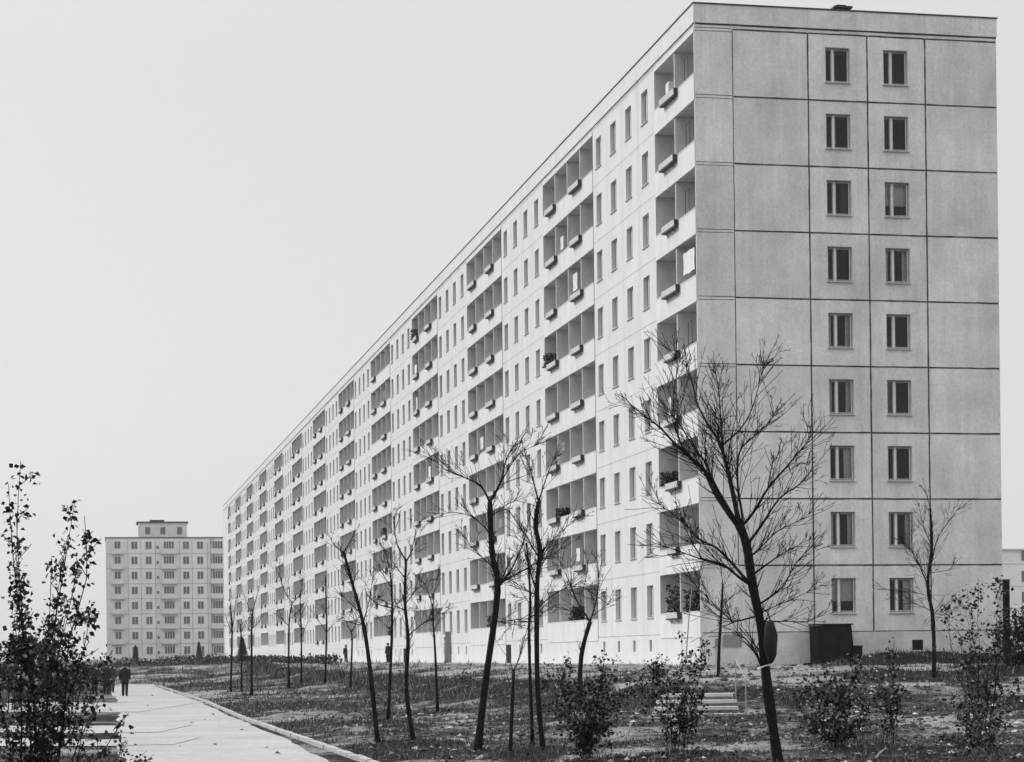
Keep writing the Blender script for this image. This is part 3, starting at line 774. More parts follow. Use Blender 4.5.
def real_tree(label, Y, trunk, r0, limbs, seed, lev=2, group='bare young trees on the lawn', dens=1., kind='bare_tree', m='bark', tw=1.0, rt=.45):
    """trunk and limbs are drawn as they look in the photograph and then given their own depth around Y"""
    global R
    R = random.Random(seed)
    foot = at(trunk[0][0], trunk[0][1], Y); base = Vector((foot.x, Y, min(foot.z, hz(foot.x, Y)) - .08))
    root = empty(kind, (base.x, base.y, hz(base.x, base.y))); tag(root, label, 'tree', group); O = Vector(root.location)
    tp_ = [at(x, y, Y) for (x, y) in trunk]
    if tp_[0].z > base.z + .05: tp_[0] = base
    lean = R.uniform(-.05, .05); tp_ = [p + Vector((0, lean*(p.z-base.z) + R.gauss(0, .01), 0)) for p in tp_]
    tl = smooth_line(tp_, 4); n = len(tl); rs = [r0*(1-(1-rt)*(i/(n-1))**.9)*(1+.09*R.uniform(-1, 1)) for i in range(n)]
    rs[0] *= 1.35; rs[1] *= 1.1
    t = MB(); t.tube([p-O for p in tl], rs, 9); t.build('trunk', m, root, True)
    c = MB(); carriers = list(tl)
    def side_shoots(ln, rr, span, L_, lev_):
        tot = sum((ln[i+1]-ln[i]).length for i in range(len(ln)-1)); cnt = int(tot*4.6*dens)
        for k in range(cnt):
            u = R.uniform(span[0], span[1])*(len(ln)-1); i = min(len(ln)-2, int(u)); p = ln[i].lerp(ln[i+1], u-i); ax = (ln[i+1]-ln[i]).normalized()
            side = ax.orthogonal().normalized(); side.rotate(Matrix.Rotation(R.uniform(0, 2*PI), 3, ax))
            d = (ax*R.uniform(.7, 1.2)+side*R.uniform(.45, .85)+Vector((0, 0, .2))).normalized()
            twig(c, p-O, d, L_*R.uniform(.35, 1.1)*tw*(1.15-.62*u/(len(ln)-1)), max(.006, rr[i]*R.uniform(.25, .45)), lev_)
    for li, lm in enumerate(limbs):
        pts, lr = lm[0], lm[1]*.78
        dz = R.uniform(-.55, .55); L0 = at(pts[0][0], pts[0][1], Y); acc = 0; P = []
        near = min(carriers, key=lambda q: (q.x-L0.x)**2+(q.z-L0.z)**2); far_ = math.hypot(near.x-L0.x, near.z-L0.z)
        if far_ > .06: pts = [None]+list(pts)
        for j, pq in enumerate(pts):
            if pq is None: P.append(near.copy()); continue
            q = at(pq[0], pq[1], Y)
            acc = (q-L0).length
            if j == 0: P.append(near.copy()); continue
            P.append(q + Vector((0, dz*acc + R.gauss(0, .015) + near.y - Y, 0)))
        ln = smooth_line(P, 3); k = len(ln); rr = [max(.004, lr*(1-.88*(i/(k-1))**.8)*R.uniform(.93, 1.07)) for i in range(k)]
        c.tube([p-O for p in ln], rr, 6, 0, False); carriers += ln
        tot = sum((ln[i+1]-ln[i]).length for i in range(k-1))
        side_shoots(ln, rr, (.2, .97), min(.95, .36*tot+.18), lev)
        for k2 in range(int(tot*3.2*dens**.5)):
            u = R.uniform(.15, .95)*(k-1); i = min(k-2, int(u)); p = ln[i].lerp(ln[i+1], u-i); ax = (ln[i+1]-ln[i]).normalized()
            sd_ = ax.orthogonal().normalized(); sd_.rotate(Matrix.Rotation(R.uniform(0, 2*PI), 3, ax))
            twig(c, p-O, (ax+sd_*R.uniform(.3, .7)+Vector((0, 0, .1))).normalized(), min(1.25, .5*tot+.2)*R.uniform(.5, 1.)*(1.1-.55*u/(k-1))*tw, .0065, 1 if R.random() < .4 else 0, up=.1)
        twig(c, ln[-1]-O, (ln[-1]-ln[-3]).normalized(), .2*tw, rr[-1]*.9, 1)
    side_shoots(tl, [q*.5 for q in rs], (.42, .97), .55, max(1, lev-1)) if len(limbs) else None
    c.build('crown', m, root)
    return root

A1 = lambda *p: [(620+x/3.464, 330+y/3.464) for (x, y) in p]
A2 = lambda *p: [(640+x/3.15, 520+y/3.15) for (x, y) in p]
A3 = lambda *p: [(420+x/2.295, 430+y/2.295) for (x, y) in p]
A4 = lambda *p: [(310+x/2.8, 490+y/2.8) for (x, y) in p]
A5 = lambda *p: [(210+x/4.763, 540+y/4.763) for (x, y) in p]
A6 = lambda *p: [(860+x/2.61, 470+y/2.61) for (x, y) in p]
real_tree('largest bare tree, spreading in front of the grey end wall', 33.0,
    [(783, 790)] + A2((435, 762), (405, 560), (393, 450), (380, 330), (355, 210), (335, 80), (312,15)), .084, [
    (A1((420,690),(370,620),(330,550),(300,480),(262,440),(210,390),(150,320),(95,275),(45,232)), .066),
    (A1((395,660),(345,575),(312,520),(282,460),(250,425),(190,340),(125,262)), .04),
    (A1((262,440),(215,380),(190,250),(200,110),(165,60)), .022),
    (A1((415,680),(400,590),(385,500),(370,420),(355,370),(320,310),(285,230),(270,150),(245,80)), .058),
    (A1((368,415),(365,290),(362,180),(350,110)), .024), (A1((362,180),(378,100)), .014),
    (A1((370,390),(430,330),(470,260),(500,150),(510,100)), .022),
    (A1((425,650),(415,540),(420,440),(440,390),(490,345),(540,300),(575,240)), .034),
    (A1((430,670),(470,620),(510,550),(570,480),(620,420),(650,380),(675,345)), .04),
    (A1((510,550),(520,470),(545,430)), .018),
    (A1((440,740),(490,680),(560,580),(630,530),(675,480)), .036),
    (A1((432,800),(480,760),(540,700),(620,660),(680,612)), .026),
    (A2((355,210),(310,180),(260,140),(195,125),(110,95),(20,65)), .036),
    (A2((340,200),(300,150),(240,90),(180,60),(120,0),(50,-50)), .036),
    (A2((195,125),(160,60),(125,-30)), .018),
    (A2((375,270),(440,215),(480,140),(540,70)), .026),
    (A2((360,180),(400,140),(460,100),(540,60)), .028),
    (A2((385,290),(430,270),(500,240),(580,200)), .02), (A2((390,320),(470,320),(520,320),(590,285)), .02),
    (A2((372,310),(300,320),(280,310),(200,230),(150,170)), .02),
    (A2((385,470),(350,400),(300,350),(278,312)), .03), (A2((385,470),(368,420),(342,355)), .024)], 11, 2, dens=2.3, rt=.8)
real_tree('tall leaning bare tree, second thickest trunk, forked high before the loggias', 41,
    A3((131,728), (150,580), (178,370), (165,280), (160,165)), .074, [
    (A3((160,165),(140,130),(110,115),(60,95),(20,60)), .034), (A3((160,160),(185,120),(200,60),(235,5)), .04), (A3((185,120),(225,60),(280,30)), .02),
    (A3((178,360),(210,320),(240,250),(250,200)), .045), (A3((182,350),(230,325),(290,290),(340,260)), .03), (A3((172,320),(130,280),(90,230)), .02),
    (A3((163,240),(120,200),(70,190),(30,205)), .022), (A3((160,200),(200,170),(250,150)), .02), (A3((178,440),(220,435),(255,430),(300,400)), .02)], 12, 2, dens=2.1, rt=.7)
real_tree('straight bare tree just right of the tall leaning one', 40,
    A3((285,742), (270,600), (268,370), (275,280), (265,220), (272,165)), .054, [
    (A3((272,170),(255,100),(240,50)), .026), (A3((272,170),(290,110),(310,60)), .026), (A3((270,290),(235,230),(195,170)), .028), (A3((268,380),(215,350),(180,330)), .024),
    (A3((268,370),(245,300),(235,240)), .026), (A3((268,410),(320,370),(370,360),(420,390)), .026), (A3((268,320),(300,260),(360,200)), .022), (A3((268,440),(220,440),(190,470)), .02)], 13, 2, dens=2.1, rt=.7)
real_tree('thin pole-like sapling close beside the straight bare tree', 42,
    A3((257,585), (250,480), (253,400), (250,330), (244,260)), .035, [(A3((250,400),(225,360),(215,330)), .012), (A3((244,260),(235,230)), .01)], 14, 1, dens=.5)
real_tree('short forked dark stump of a sapling below the straight bare tree', 39.5,
    A3((206,752), (212,620), (215,555)), .036, [(A3((215,555),(225,530),(245,460),(255,430)), .022), (A3((215,560),(208,535),(185,500)), .016), (A3((225,530),(232,500)), .01)], 15, 1, dens=.3, rt=.8)
real_tree('low bare tree leaning right, forked, behind the leafy bush', 62,
    A3((365,572), (370,520), (390,440)), .085, [(A3((390,440),(360,390),(340,340),(310,270)), .04), (A3((390,440),(405,390),(410,330),(405,290)), .035), (A3((390,440),(360,420),(310,405),(280,420)), .025), (A3((395,430),(430,400),(450,370)), .02),(A3((372,370),(385,320),(380,290)), .018)], 16, 2, dens=1.8, rt=.7)
real_tree('left-leaning bare tree beside the kerb, tallest left of centre', 45,
    A4((190,692), (170,520), (150,380), (115,250), (95,175)), .056, [(A4((150,370),(165,300),(172,230)), .03), (A4((97,180),(75,160),(55,135)), .02), (A4((97,180),(110,150),(130,120)), .02), (A4((140,340),(105,310),(80,290)), .02), (A4((118,260),(95,210),(85,160)), .02), (A4((150,385),(110,370),(95,365)), .016)], 17, 2, dens=1.8)
real_tree('upright bare tree with an open forked crown, right of the left-leaning one', 45,
    A4((290,688), (270,560), (275,420), (266,310), (270,200)), .055, [(A4((270,200),(245,150),(238,80)), .03), (A4((270,200),(285,170),(300,90)), .028), (A4((275,410),(310,380),(350,355),(375,330)), .025), (A4((268,320),(300,280),(350,250)), .022), (A4((268,330),(225,320),(190,300)), .02), (A4((270,250),(230,200),(205,160)), .02)], 18, 2, dens=1.8)
real_tree('slim bare tree between the left-leaning and the open forked tree', 58,
    A4((218,602), (228,430), (230,330), (225,230)), .05, [(A4((230,330),(190,320),(165,295)), .025), (A4((226,270),(200,230),(180,190)), .022), (A4((225,240),(232,190),(240,150)), .02), (A4((230,340),(260,300),(280,280)), .02), (A4((229,390),(190,360)), .018), (A4((225,235),(215,190),(205,170)), .018)], 19, 2, dens=1.8)
real_tree('slim bare tree before the low grey pillar', 64,
    A4((357,573), (350,450), (345,380), (343,320)), .045, [(A4((344,330),(325,270),(300,245)), .025), (A4((344,330),(350,270),(360,230)), .022), (A4((346,390),(370,350),(392,330)), .02), (A4((345,370),(315,340),(300,330)), .02)], 20, 2, dens=1.8)
far_lab = ['thin young tree in the distance, leftmost of the row before the white block', 'thin young tree with sparse twigs, second of the distant row from the left', 'thin young tree, third of the distant row from the left',
           'wide forked young tree in the middle of the distant row', 'narrow young tree close right of the wide forked one', 'tall narrow young tree near the right end of the distant row', 'small bent young tree at the right end of the distant row']
far_t = [(A5((98,700),(105,430),(97,330)), [A5((104,440),(85,390),(75,340)), A5((97,330),(95,290)), A5((104,430),(120,360),(128,290))]),
         (A5((150,682),(150,520),(148,400)), [A5((150,430),(135,400)), A5((150,440),(165,400))]),
         (A5((198,712),(200,430),(206,340)), [A5((200,440),(175,400),(150,340)), A5((206,340),(220,270),(225,240)), A5((202,420),(235,390),(245,310)), A5((204,360),(180,310),(165,270))]),
         (A5((375,682),(376,410),(390,300)), [A5((390,300),(350,240),(320,160),(305,130)), A5((390,300),(425,260),(437,205)), A5((376,410),(340,370),(310,300)), A5((380,375),(420,340),(440,300)), A5((376,260),(372,200))]),
         (A5((435,676),(435,450),(430,300)), [A5((435,460),(460,400),(475,350)), A5((432,330),(428,250),(432,180)), A5((434,420),(410,380),(390,330)), A5((432,360),(455,310))]),
         (A5((548,682),(555,440),(552,290),(550,170)), [A5((555,445),(520,390),(490,350)), A5((555,440),(590,400),(630,370)), A5((553,330),(585,300)), A5((553,350),(530,310),(520,280)), A5((552,300),(565,250))]),
         (A4((113,555),(118,430),(116,395)), [A4((116,400),(95,360)), A4((116,398),(132,365)), A4((117,420),(140,400))])]
for k, ((tr, lb), lab) in enumerate(zip(far_t, far_lab)):
    Y = [112, 116, 104, 115, 117, 116, 104][k]
    real_tree(lab, Y, tr, .062, [(q, .04) for q in lb], 30+k, 2, dens=1.1, tw=1.2)
real_tree('slender bare tree with fine twigs right of the end wall windows', 62,
    A6((193,578), (190,400), (175,300), (185,200), (180,100)), .07, [(A6((185,240),(200,180),(240,120),(255,100)), .03), (A6((187,380),(215,355),(270,330)), .026), (A6((182,330),(140,320),(50,310)), .018), (A6((178,300),(130,220),(100,190)), .024), (A6((183,200),(160,150),(140,90)), .022), (A6((180,100),(165,40)), .016), (A6((176,285),(140,200),(150,150)), .02), (A6((190,370),(150,350),(90,330)), .018), (A6((180,270),(230,260),(240,240)), .018), (A6((188,390),(230,370),(270,350)), .015)], 21, 2, dens=1.8)
real_tree('young bare tree at the corner behind the concrete steps', 66,
    A2((245,528), (250,400), (258,280), (262,200)), .06, [(A2((256,310),(220,280),(190,240)), .026), (A2((258,280),(290,240),(320,225)), .024), (A2((262,200),(255,150),(240,110)), .02), (A2((261,220),(285,170),(300,140)), .02), (A2((258,290),(215,220),(200,200)), .018), (A2((254,330),(300,300)), .016)], 22, 2, dens=1.8)
# dark bag and pale tie on the largest tree
R = random.Random(99)
p = at(770.5, 642, 32.8)
b = MB(); rs = []
for z, rx in ((.34, .012), (.33, .05), (.24, .10), (.10, .125), (-.05, .13), (-.2, .10), (-.31, .05), (-.34, .01)):
    rs.append([Vector((rx*.85*math.cos(a)+.01*math.sin(z*20), rx*math.sin(a), z)) for a in np.linspace(0, 2*PI, 14)[:-1]])
b.rings(rs[::-1]); o = b.build('cloth_bag', 'coat', None, True); o.location = p; tag(o, 'dark bulging bag hung on the trunk of the largest tree', 'bag')
b = MB(); b.tube([(0, 0, .33), (-.03, .04, .46), (-.1, .1, .52)], .012, 5); b.build('strap', 'coat', o)
b = MB(); c0 = at(765, 667, 33.0)
b.tube([(.115*math.cos(a), .115*math.sin(a), .03*math.sin(a*1.5)) for a in np.linspace(-.3, 2*PI-.3, 16)], .011, 5); b.tube([(.1, -.07, 0), (.2, -.09, -.03), (.24, -.08, .02)], .008, 5)
o = b.build('trunk_tie', 'lace'); o.location = c0; tag(o, 'pale cloth tie wound round the trunk of the largest tree', 'tie')

# ------------------------------------------------------------------ leafy shrubs
def shrub(name, label, Y, foot_px, tops, r0, nleaf, lsize, seed, group, pale=.14, depth=.35, lo=.2, cat='shrub', side=.5, m='bark'):
    """stems run from one foot to the given tips"""
    global R
    R = random.Random(seed)
    f = at(foot_px[0], foot_px[1], Y); base = Vector((f.x, Y, hz(f.x, Y)))
    root = empty(name, base); tag(root, label, cat, group)
    st = MB(); lf = MB(); lines = []; soft = []
    for (x, y) in tops:
        tip = at(x+R.uniform(-7, 7), y+R.uniform(-3, 14), Y) + Vector((0, R.uniform(-depth, depth), 0)); s0 = base + Vector((R.gauss(0, .07), R.gauss(0, .07), -.05)); h = (tip-s0)
        pts = [s0 + Vector((h.x*t**1.25, h.y*t, h.z*t)) + Vector((R.gauss(0, .03), R.gauss(0, .03), 0))*(1 if 0 < t < 1 else 0) for t in np.linspace(0, 1, 7)]
        pts = smooth_line(pts, 2); n = len(pts); rr = [max(.003, r0*R.uniform(.6, 1)*(1-.85*i/(n-1))) for i in range(n)]
        st.tube([p-base for p in pts], rr, 5, 0, False); lines.append(pts)
        for k in range(int(h.length*7)):
            u = R.uniform(.12, .95)*(n-1); i = int(u); p = pts[i].lerp(pts[i+1], u-i); ax = (pts[i+1]-pts[i]).normalized()
            sd_ = ax.orthogonal().normalized(); sd_.rotate(Matrix.Rotation(R.uniform(0, 2*PI), 3, ax))
            tl = twig(st, p-base, (ax*.8+sd_*.8).normalized(), side*R.uniform(.3, 1.), .005, 0)
            lines.append([q+base for q in tl]); soft.append(len(lines)-1)
    tw_ = [sum((l[i+1]-l[i]).length for i in range(len(l)-1)) for l in lines]; tot = sum(tw_); soft_ = set(soft)
    for k in range(nleaf//3):
        li_ = R.choices(range(len(lines)), tw_)[0]; ln = lines[li_]; u = (R.uniform(.35, 1) if li_ in soft_ else (lo+(1-lo)*R.random()**1.15))*(len(ln)-1.001); i = int(u); p = ln[i].lerp(ln[i+1], u-i)
        for q in range(R.choice((2, 3, 4))):
            lf.leaf(p-base + wob(lsize*.7), lsize, 1 if R.random() < pale else 0)
    st.build('stem', m, root); lf.build('foliage', ['leaf', 'leafp'], root)
    return root
shrub('leafy_shrub', 'tall dark leafy shrub in the left foreground with sparse upright shoots', 19, (36, 868),
      [(33,459),(59,485),(11,489),(72,534),(85,520),(82,560),(4,560),(98,600),(105,640),(20,540),(50,560),(-6,600),(110,690),(125,705),(-12,640),(75,600),(40,590),(15,620),(60,640)], .016, 4600, .052, 51, None, .10, .5, .22, side=.2)
shrub('leafy_shrub', 'low broken leafy twigs beside the path below the tall shrub', 30, (110, 790), [(118,740),(132,728),(140,745),(150,748),(100,735),(128,755)], .008, 200, .055, 52, None, .1, .3, .3, side=.25)
G = 'leafy bushes along the front of the lawn'
shrub('leafy_shrub', 'round dense dark leafy bush left of the two upright bushes, before the low leaning tree', 36, (585, 772), [(550,668),(562,660),(575,664),(588,668),(600,660),(612,668),(622,680),(548,700),(626,705),(580,690),(600,700),(556,650),(606,646),(640,690)], .011, 2050, .072, 53, G, .12, .45, .15, side=.45)
shrub('leafy_shrub', 'upright leafy bush in front of the concrete steps', 36, (680, 775), [(648,662),(660,655),(678,640),(692,650),(700,665),(665,680),(690,690),(640,690),(703,640)], .011, 1250, .072, 54, G, .16, .4, .25, side=.4)
shrub('leafy_shrub', 'dense leafy bush with pale leaf tips right of the largest tree', 36, (835, 778), [(800,690),(812,676),(828,668),(845,672),(858,680),(868,700),(806,710),(850,705),(835,690),(798,672),(852,655),(878,690)], .011, 1700, .072, 55, G, .22, .45, .15, side=.4)
shrub('leafy_shrub', 'thin few-leaved bush with tall straight shoots at lower right', 36.5, (890, 778), [(878,690),(895,630),(898,660),(905,688),(884,670)], .011, 420, .07, 56, G, .2, .35, .3, side=.35)
shrub('leafy_shrub', 'tall open shrub at the right edge with leafy upper twigs', 37, (985, 785), [(945,598),(960,590),(972,583),(985,588),(996,585),(1008,578),(1016,600),(955,620),(1003,610),(990,640)], .016, 850, .074, 57, G, .12, .5, .55, side=.5)
shrub('leafy_shrub', 'tangle of pale twiggy undergrowth at the lower right edge', 35, (985, 790), [(940,700),(955,690),(965,705),(975,690),(1000,685),(1010,690),(1020,670),(990,700),(930,740),(948,735)], .009, 700, .075, 58, G, .35, .5, .3, side=.4, m='barkp')
shrub('leafy_shrub', 'dark bush against the right edge of the picture behind the dark post', 70, (1018, 668), [(1012,612),(1020,604),(1030,610),(1036,620),(1008,640),(1040,640)], .02, 1500, .13, 59, None, .06, .8, .1, side=.7)
# little saplings and weeds
Wk = 'weedy clumps on the rough lawn'
for k, (x, y, hgt, lab) in enumerate(((640,690,26,'dark weedy clump behind the upright leafy bush'), (655,676,18,'small dark weedy clump beyond the steps'), (462,684,16,'small twiggy clump in the middle of the lawn'), (548,690,22,'weedy clump at the foot of the straight bare tree'), (742,682,0,''), (800,696,16,'low weedy clump right of the largest tree trunk'), (505,700,14,'thin weed beside the forked sapling stump'))):
    if not hgt: continue
    g = ground(x, y); shrub('weed_clump', lab, g.y, (x, y), [(x+R.uniform(-16, 16), y-hgt*R.uniform(.6, 1)) for _ in range(8)], .008, 200, .07, 70+k, Wk, .08, .4, .1, 'weeds', .3)
# pale sticks
for k, (x0, y0, x1, y1, lab) in enumerate(((872,762,886,748,'pale stick lying by the thin few-leaved bush'), (622,742,632,722,'thin pale stake beside the round leafy bush'), (893,688,894,640,'thin upright dead stalk rising before the end wall'))):
    g = ground(x0, min(y0, 760)); b = MB(); p0 = g; p1 = at(x1, y1, g.y+.4); b.tube([p0-g-Vector((0, 0, .05)), (p1-g)*.5+Vector((.01, 0, .01)), p1-g], [.018, .015, .01], 5)
    o = b.build('stick', 'stick' if k < 2 else 'bark'); o.location = g; tag(o, lab, 'stick')
# dark post at right edge
g = ground(1007, 668); b = MB(); hh = (668-583)/F*g.y; b.box(-.09, .09, -.09, .09, -.3, hh); b.box(-.1, .1, -.1, .1, hh, hh+.05); o = b.build('wooden_post', 'bark'); o.location = g
tag(o, 'thick dark wooden post at the right edge', 'post')

# bushes far left behind the tall shrub, hedge at the foot of the white block, conifers
def blob_bush(name, label, loc, rx, ry, h, n, ls, seed, group=None, cat='bush'):
    global R
    R = random.Random(seed)
    root = empty(name, loc); tag(root, label, cat, group); lf = MB(); st = MB()
    cl = [(R.gauss(0, rx*.5), R.gauss(0, ry*.5), h*R.uniform(.25, .85), R.uniform(.25, .5)*min(rx, h)) for _ in range(max(5, int(rx*3)))]
    for c in cl: st.tube([(c[0]*.2, c[1]*.2, -.1), (c[0]*.6, c[1]*.6, c[2]*.5), (c[0], c[1], c[2])], [.03, .02, .008], 4, 0, False)
    for k in range(n):
        c = R.choice(cl); d = wob(1).normalized()*c[3]*R.random()**.33
        p = Vector((c[0], c[1], max(.05, c[2]+d.z*.8))) + Vector((d.x*1.2, d.y, 0)); lf.leaf(p, ls, 1 if R.random() < .05 else 0)
    st.build('stem', 'bark', root); lf.build('foliage', ['leaf', 'leafp'], root)
for k, (x, Y, rx, h, lab) in enumerate(((8, 82, 1.6, 3.0, 'dense dark bush behind the tall shrub at the left edge'), (45, 88, 1.5, 2.5, 'dark rounded bush behind the middle of the tall shrub'), (74, 96, 1.3, 2.3, 'dark bush at the right of the background bushes, left of the walkers'))):
    g = drop(x, Y); blob_bush('garden_bush', lab, g, rx, 1.2, h, 1500, .16, 80+k, 'dark bushes left of the path')
R = random.Random(5)
def conifer(px, Y, h, label, wide=.2):
    g = drop(px, Y); root = empty('conifer', g); tag(root, label, 'tree', 'small conifers by the far buildings'); b = MB(); b.tube([(0, 0, -.1), (0, 0, h*.95)], [h*.02, .01], 6); b.build('trunk', 'bark', root)
    c = MB()
    for k in range(1500):
        t = R.random()**.75; z = h*(.06+.94*t); rad = h*wide*(1-t)*(.55+.5*R.random())+.03; a = R.uniform(0, 2*PI); p = Vector((rad*math.cos(a), rad*math.sin(a), z)); n = len(c.v)
        d = Vector((math.cos(a), math.sin(a), -.45)); s_ = Vector((-math.sin(a), math.cos(a), 0)); l = h*.07
        c.v += [tuple(p-d*l), tuple(p+s_*l*.4), tuple(p+d*l), tuple(p-s_*l*.4)]; c.f.append((n, n+1, n+2, n+3)); c.m.append(0)
    c.build('crown', 'conifer', root)
conifer(136, 330, 3.4, 'small dark cone-shaped conifer before the tower, left one'); conifer(199.5, 330, 3.2, 'small dark cone-shaped conifer before the tower, right one'); conifer(243, 250, 3.0, 'stubby dark conifer at the foot of the white block', .3)
def hedge(name, label, pts, h, w_, n, seed):
    global R
    R = random.Random(seed); b = MB()
    for k in range(n):
        t = R.random()*(len(pts)-1); i = int(t); p = Vector(pts[i]).lerp(Vector(pts[i+1]), t-i); x, y = p.x+R.gauss(0, w_), p.y+R.gauss(0, w_)
        hh = h*(.45+.9*float(vnoise(x, y, 3.5, 61))); b.leaf(Vector((x, y, hz(x, y)+R.random()*hh)), .26, 1 if R.random() < .08 else 0, .1)
    return tag(b.build(name, ['leaf', 'leafp']), label, 'hedge', None, 'stuff')
hedge('hedge', 'low ragged hedge and weeds along the foot of the white facade', [world(4.5, 95), world(4, 150), world(5, 210), world(6, 270)], .8, .7, 7000, 62)
hedge('hedge', 'low dark scrub on the mounds before the far tower', [tuple(drop(128, 250)[:2]), tuple(drop(165, 260)[:2]), tuple(drop(225, 270)[:2])], 1.1, 3.0, 5000, 63)

# ------------------------------------------------------------------ grass and litter
def grass(name, n, r0, r1, th, hmin, hmax, mats, seed, bare_lo, bare_hi, wd=.012):
    rg = np.random.default_rng(seed)
    r = r0*np.exp(rg.random(n)*math.log(r1/r0)); a = (rg.random(n)*2-1)*th; x = r*np.sin(a); y = r*np.cos(a)
    m, d, v = ddist(x, y); bare = bare_mask(x, y)
    keep = (bare < bare_lo + (bare_hi-bare_lo)*rg.random(n)) & ~((d < .4) & (v > -.5)) & ~((d > 20.0) & (d < 25.0) & (y < 150))
    for (y0, y1) in ((47.3, 51.6), (55.6, 62.), (77., 96.)): keep &= ~((d > 24.0) & (y > y0-.2) & (y < y1+.2))
    keep &= ~((np.abs(d-(19.86 + .42*sstep(18, -25, v))) < .12))
    x, y = x[keep], y[keep]; k = len(x); z = height(x, y)
    sz = (hmin+(hmax-hmin)*rg.random(k)**2)*np.clip(y[:]/60, .8, 2.6); an = rg.random(k)*2*PI; ln = (rg.random((k, 2))-.5)*1.1*sz[:, None]
    w_ = wd*np.clip(y/45, .8, 5)
    p0 = np.stack([x-np.cos(an)*w_, y-np.sin(an)*w_, z-.01], -1); p1 = np.stack([x+np.cos(an)*w_, y+np.sin(an)*w_, z-.01], -1)
    p2 = np.stack([x+ln[:, 0], y+ln[:, 1], z+sz], -1)
    V = np.stack([p0, p1, p2], 1).reshape(-1, 3)
    me = bpy.data.meshes.new(name); me.vertices.add(3*k); me.vertices.foreach_set('co', V.ravel()); me.loops.add(3*k); me.loops.foreach_set('vertex_index', np.arange(3*k))
    me.polygons.add(k); me.polygons.foreach_set('loop_start', np.arange(0, 3*k, 3)); me.polygons.foreach_set('loop_total', np.full(k, 3)); me.update(calc_edges=True)
    for q in mats: me.materials.append(M[q])
    me.polygons.foreach_set('material_index', (rg.random(k) < .33).astype(np.int32))
    return link(name, me)
tag(grass('grass', 210000, 30, 300, math.radians(15.5), .03, .2, ['grass', 'grassp'], 71, .2, .58), 'short rough grass growing in patches on the lawn', 'grass', None, 'stuff')
def litter(n, seed):
    rr = np.random.default_rng(seed); b = MB()
    r = 31*np.exp(rr.random(n)*math.log(120/31)); a = (rr.random(n)*2-1)*math.radians(15)
    for q, t in zip(r, a):
        x, y = q*math.sin(t), q*math.cos(t); d, v = site(x, y)
        if d < .6 and v > -1: continue
        if 19.6 < d < 25 and rr.random() < .975: continue
        s = float(rr.uniform(.015, .05))*(1+q/90); an = rr.random()*6.28; z = hz(x, y)+.02
        c_, s_ = math.cos(an)*s, math.sin(an)*s
        b.quad((x-c_, y-s_, z), (x+s_*.7, y-c_*.7, z+s*rr.random()), (x+c_, y+s_, z+s*.3*rr.random()), (x-s_*.7, y+c_*.7, z+s*rr.random()), int(rr.random() < .45))
    tag(b.build('leaf_litter', ['leafp', 'leaf']), 'fallen leaves and crumbs of rubble scattered over the lawn', 'leaf litter', None, 'stuff')
litter(9500, 5)
def clods(n, seed):
    rr = np.random.default_rng(seed); V, Fc = [], []
    r = 33*np.exp(rr.random(n)*math.log(105/33)); a = (rr.random(n)*2-1)*math.radians(14.5); x = r*np.sin(a); y = r*np.cos(a)
    m, d, v = ddist(x, y); z = height(x, y); ok = ~((d < .5) & (v > -.5)) & (d < 19) & (vnoise(x, y, 3.5, 71) > .42); sz = rr.uniform(.018, .06, n)*(1+.6*(rr.random(n) < .08))
    O8 = [(1,0,0),(0,1,0),(-1,0,0),(0,-1,0),(0,0,.8),(0,0,-.6)]; T8 = [(0,1,4),(1,2,4),(2,3,4),(3,0,4),(1,0,5),(2,1,5),(3,2,5),(0,3,5)]
    for i in np.nonzero(ok)[0]:
        k = len(V); j = rr.uniform(.6, 1.3, (6, 3))
        V += [(x[i]+p[0]*sz[i]*1.5*j[q, 0]+.3*sz[i]*(j[q, 2]-1), y[i]+p[1]*sz[i]*1.5*j[q, 1], z[i]+.3*sz[i]+p[2]*sz[i]*j[q, 2]) for q, p in enumerate(O8)]; Fc += [tuple(k+t for t in f) for f in T8]
    me = bpy.data.meshes.new('soil_clod'); me.from_pydata(V, [], Fc); me.materials.append(M['clod']); me.materials.append(M['concrete'])
    me.polygons.foreach_set('material_index', [1 if (i//8) % 9 == 0 else 0 for i in range(len(Fc))]); me.update()
    tag(link('soil_clod', me), 'dark clods of dug earth and bits of rubble strewn over the lawn', 'soil clods', None, 'stuff')
clods(9000, 8)

# ------------------------------------------------------------------ concrete steps up the bank
gx = ground(700, 716)
stp = empty('concrete_steps', (at(698, 700, 52.2).x, 52.2, 0)); tag(stp, 'short flight of pale concrete steps with a thin handrail on the bank', 'steps')
z0 = at(700, 719, 51.4).z; b = MB(); X0, X1 = -.8, 1.02; n = 4; rise = (at(700, 692, 54).z - z0)/n
for k in range(n):
    o = MB(); o.box(X0-.12*(3-k)+R.uniform(-.05, .05), X1+R.uniform(-.05, .05), -.8+k*.62, -.8+k*.62+.72, z0+rise*(k+.3), z0+rise*(k+1)-.03); o.build('tread', 'concrete', stp)
b.box(X0, X1+.02, -.5, 2.1, z0-.6, z0-.03); [b.box(X0+.02, X1-.02, -.74+j*.62, 2.1-j*.003, z0+rise*j-.028, z0+rise*(j+.3)-.002) for j in range(n)] ; b.build('foundation', 'board', stp)
for yy in (-.75, 1.6):
    b = MB(); zz = z0 + rise*(0 if yy < 0 else 3.2); b.tube([(X1+.08, yy, zz-.1), (X1+.08, yy, zz+.95)], .016, 6); b.build('post', 'stick', stp)
b = MB(); b.tube([(X1+.08, -.75, z0+.95), (X1+.08, 1.6, z0+rise*3.2+.95)], .014, 6); b.build('handrail', 'stick', stp)

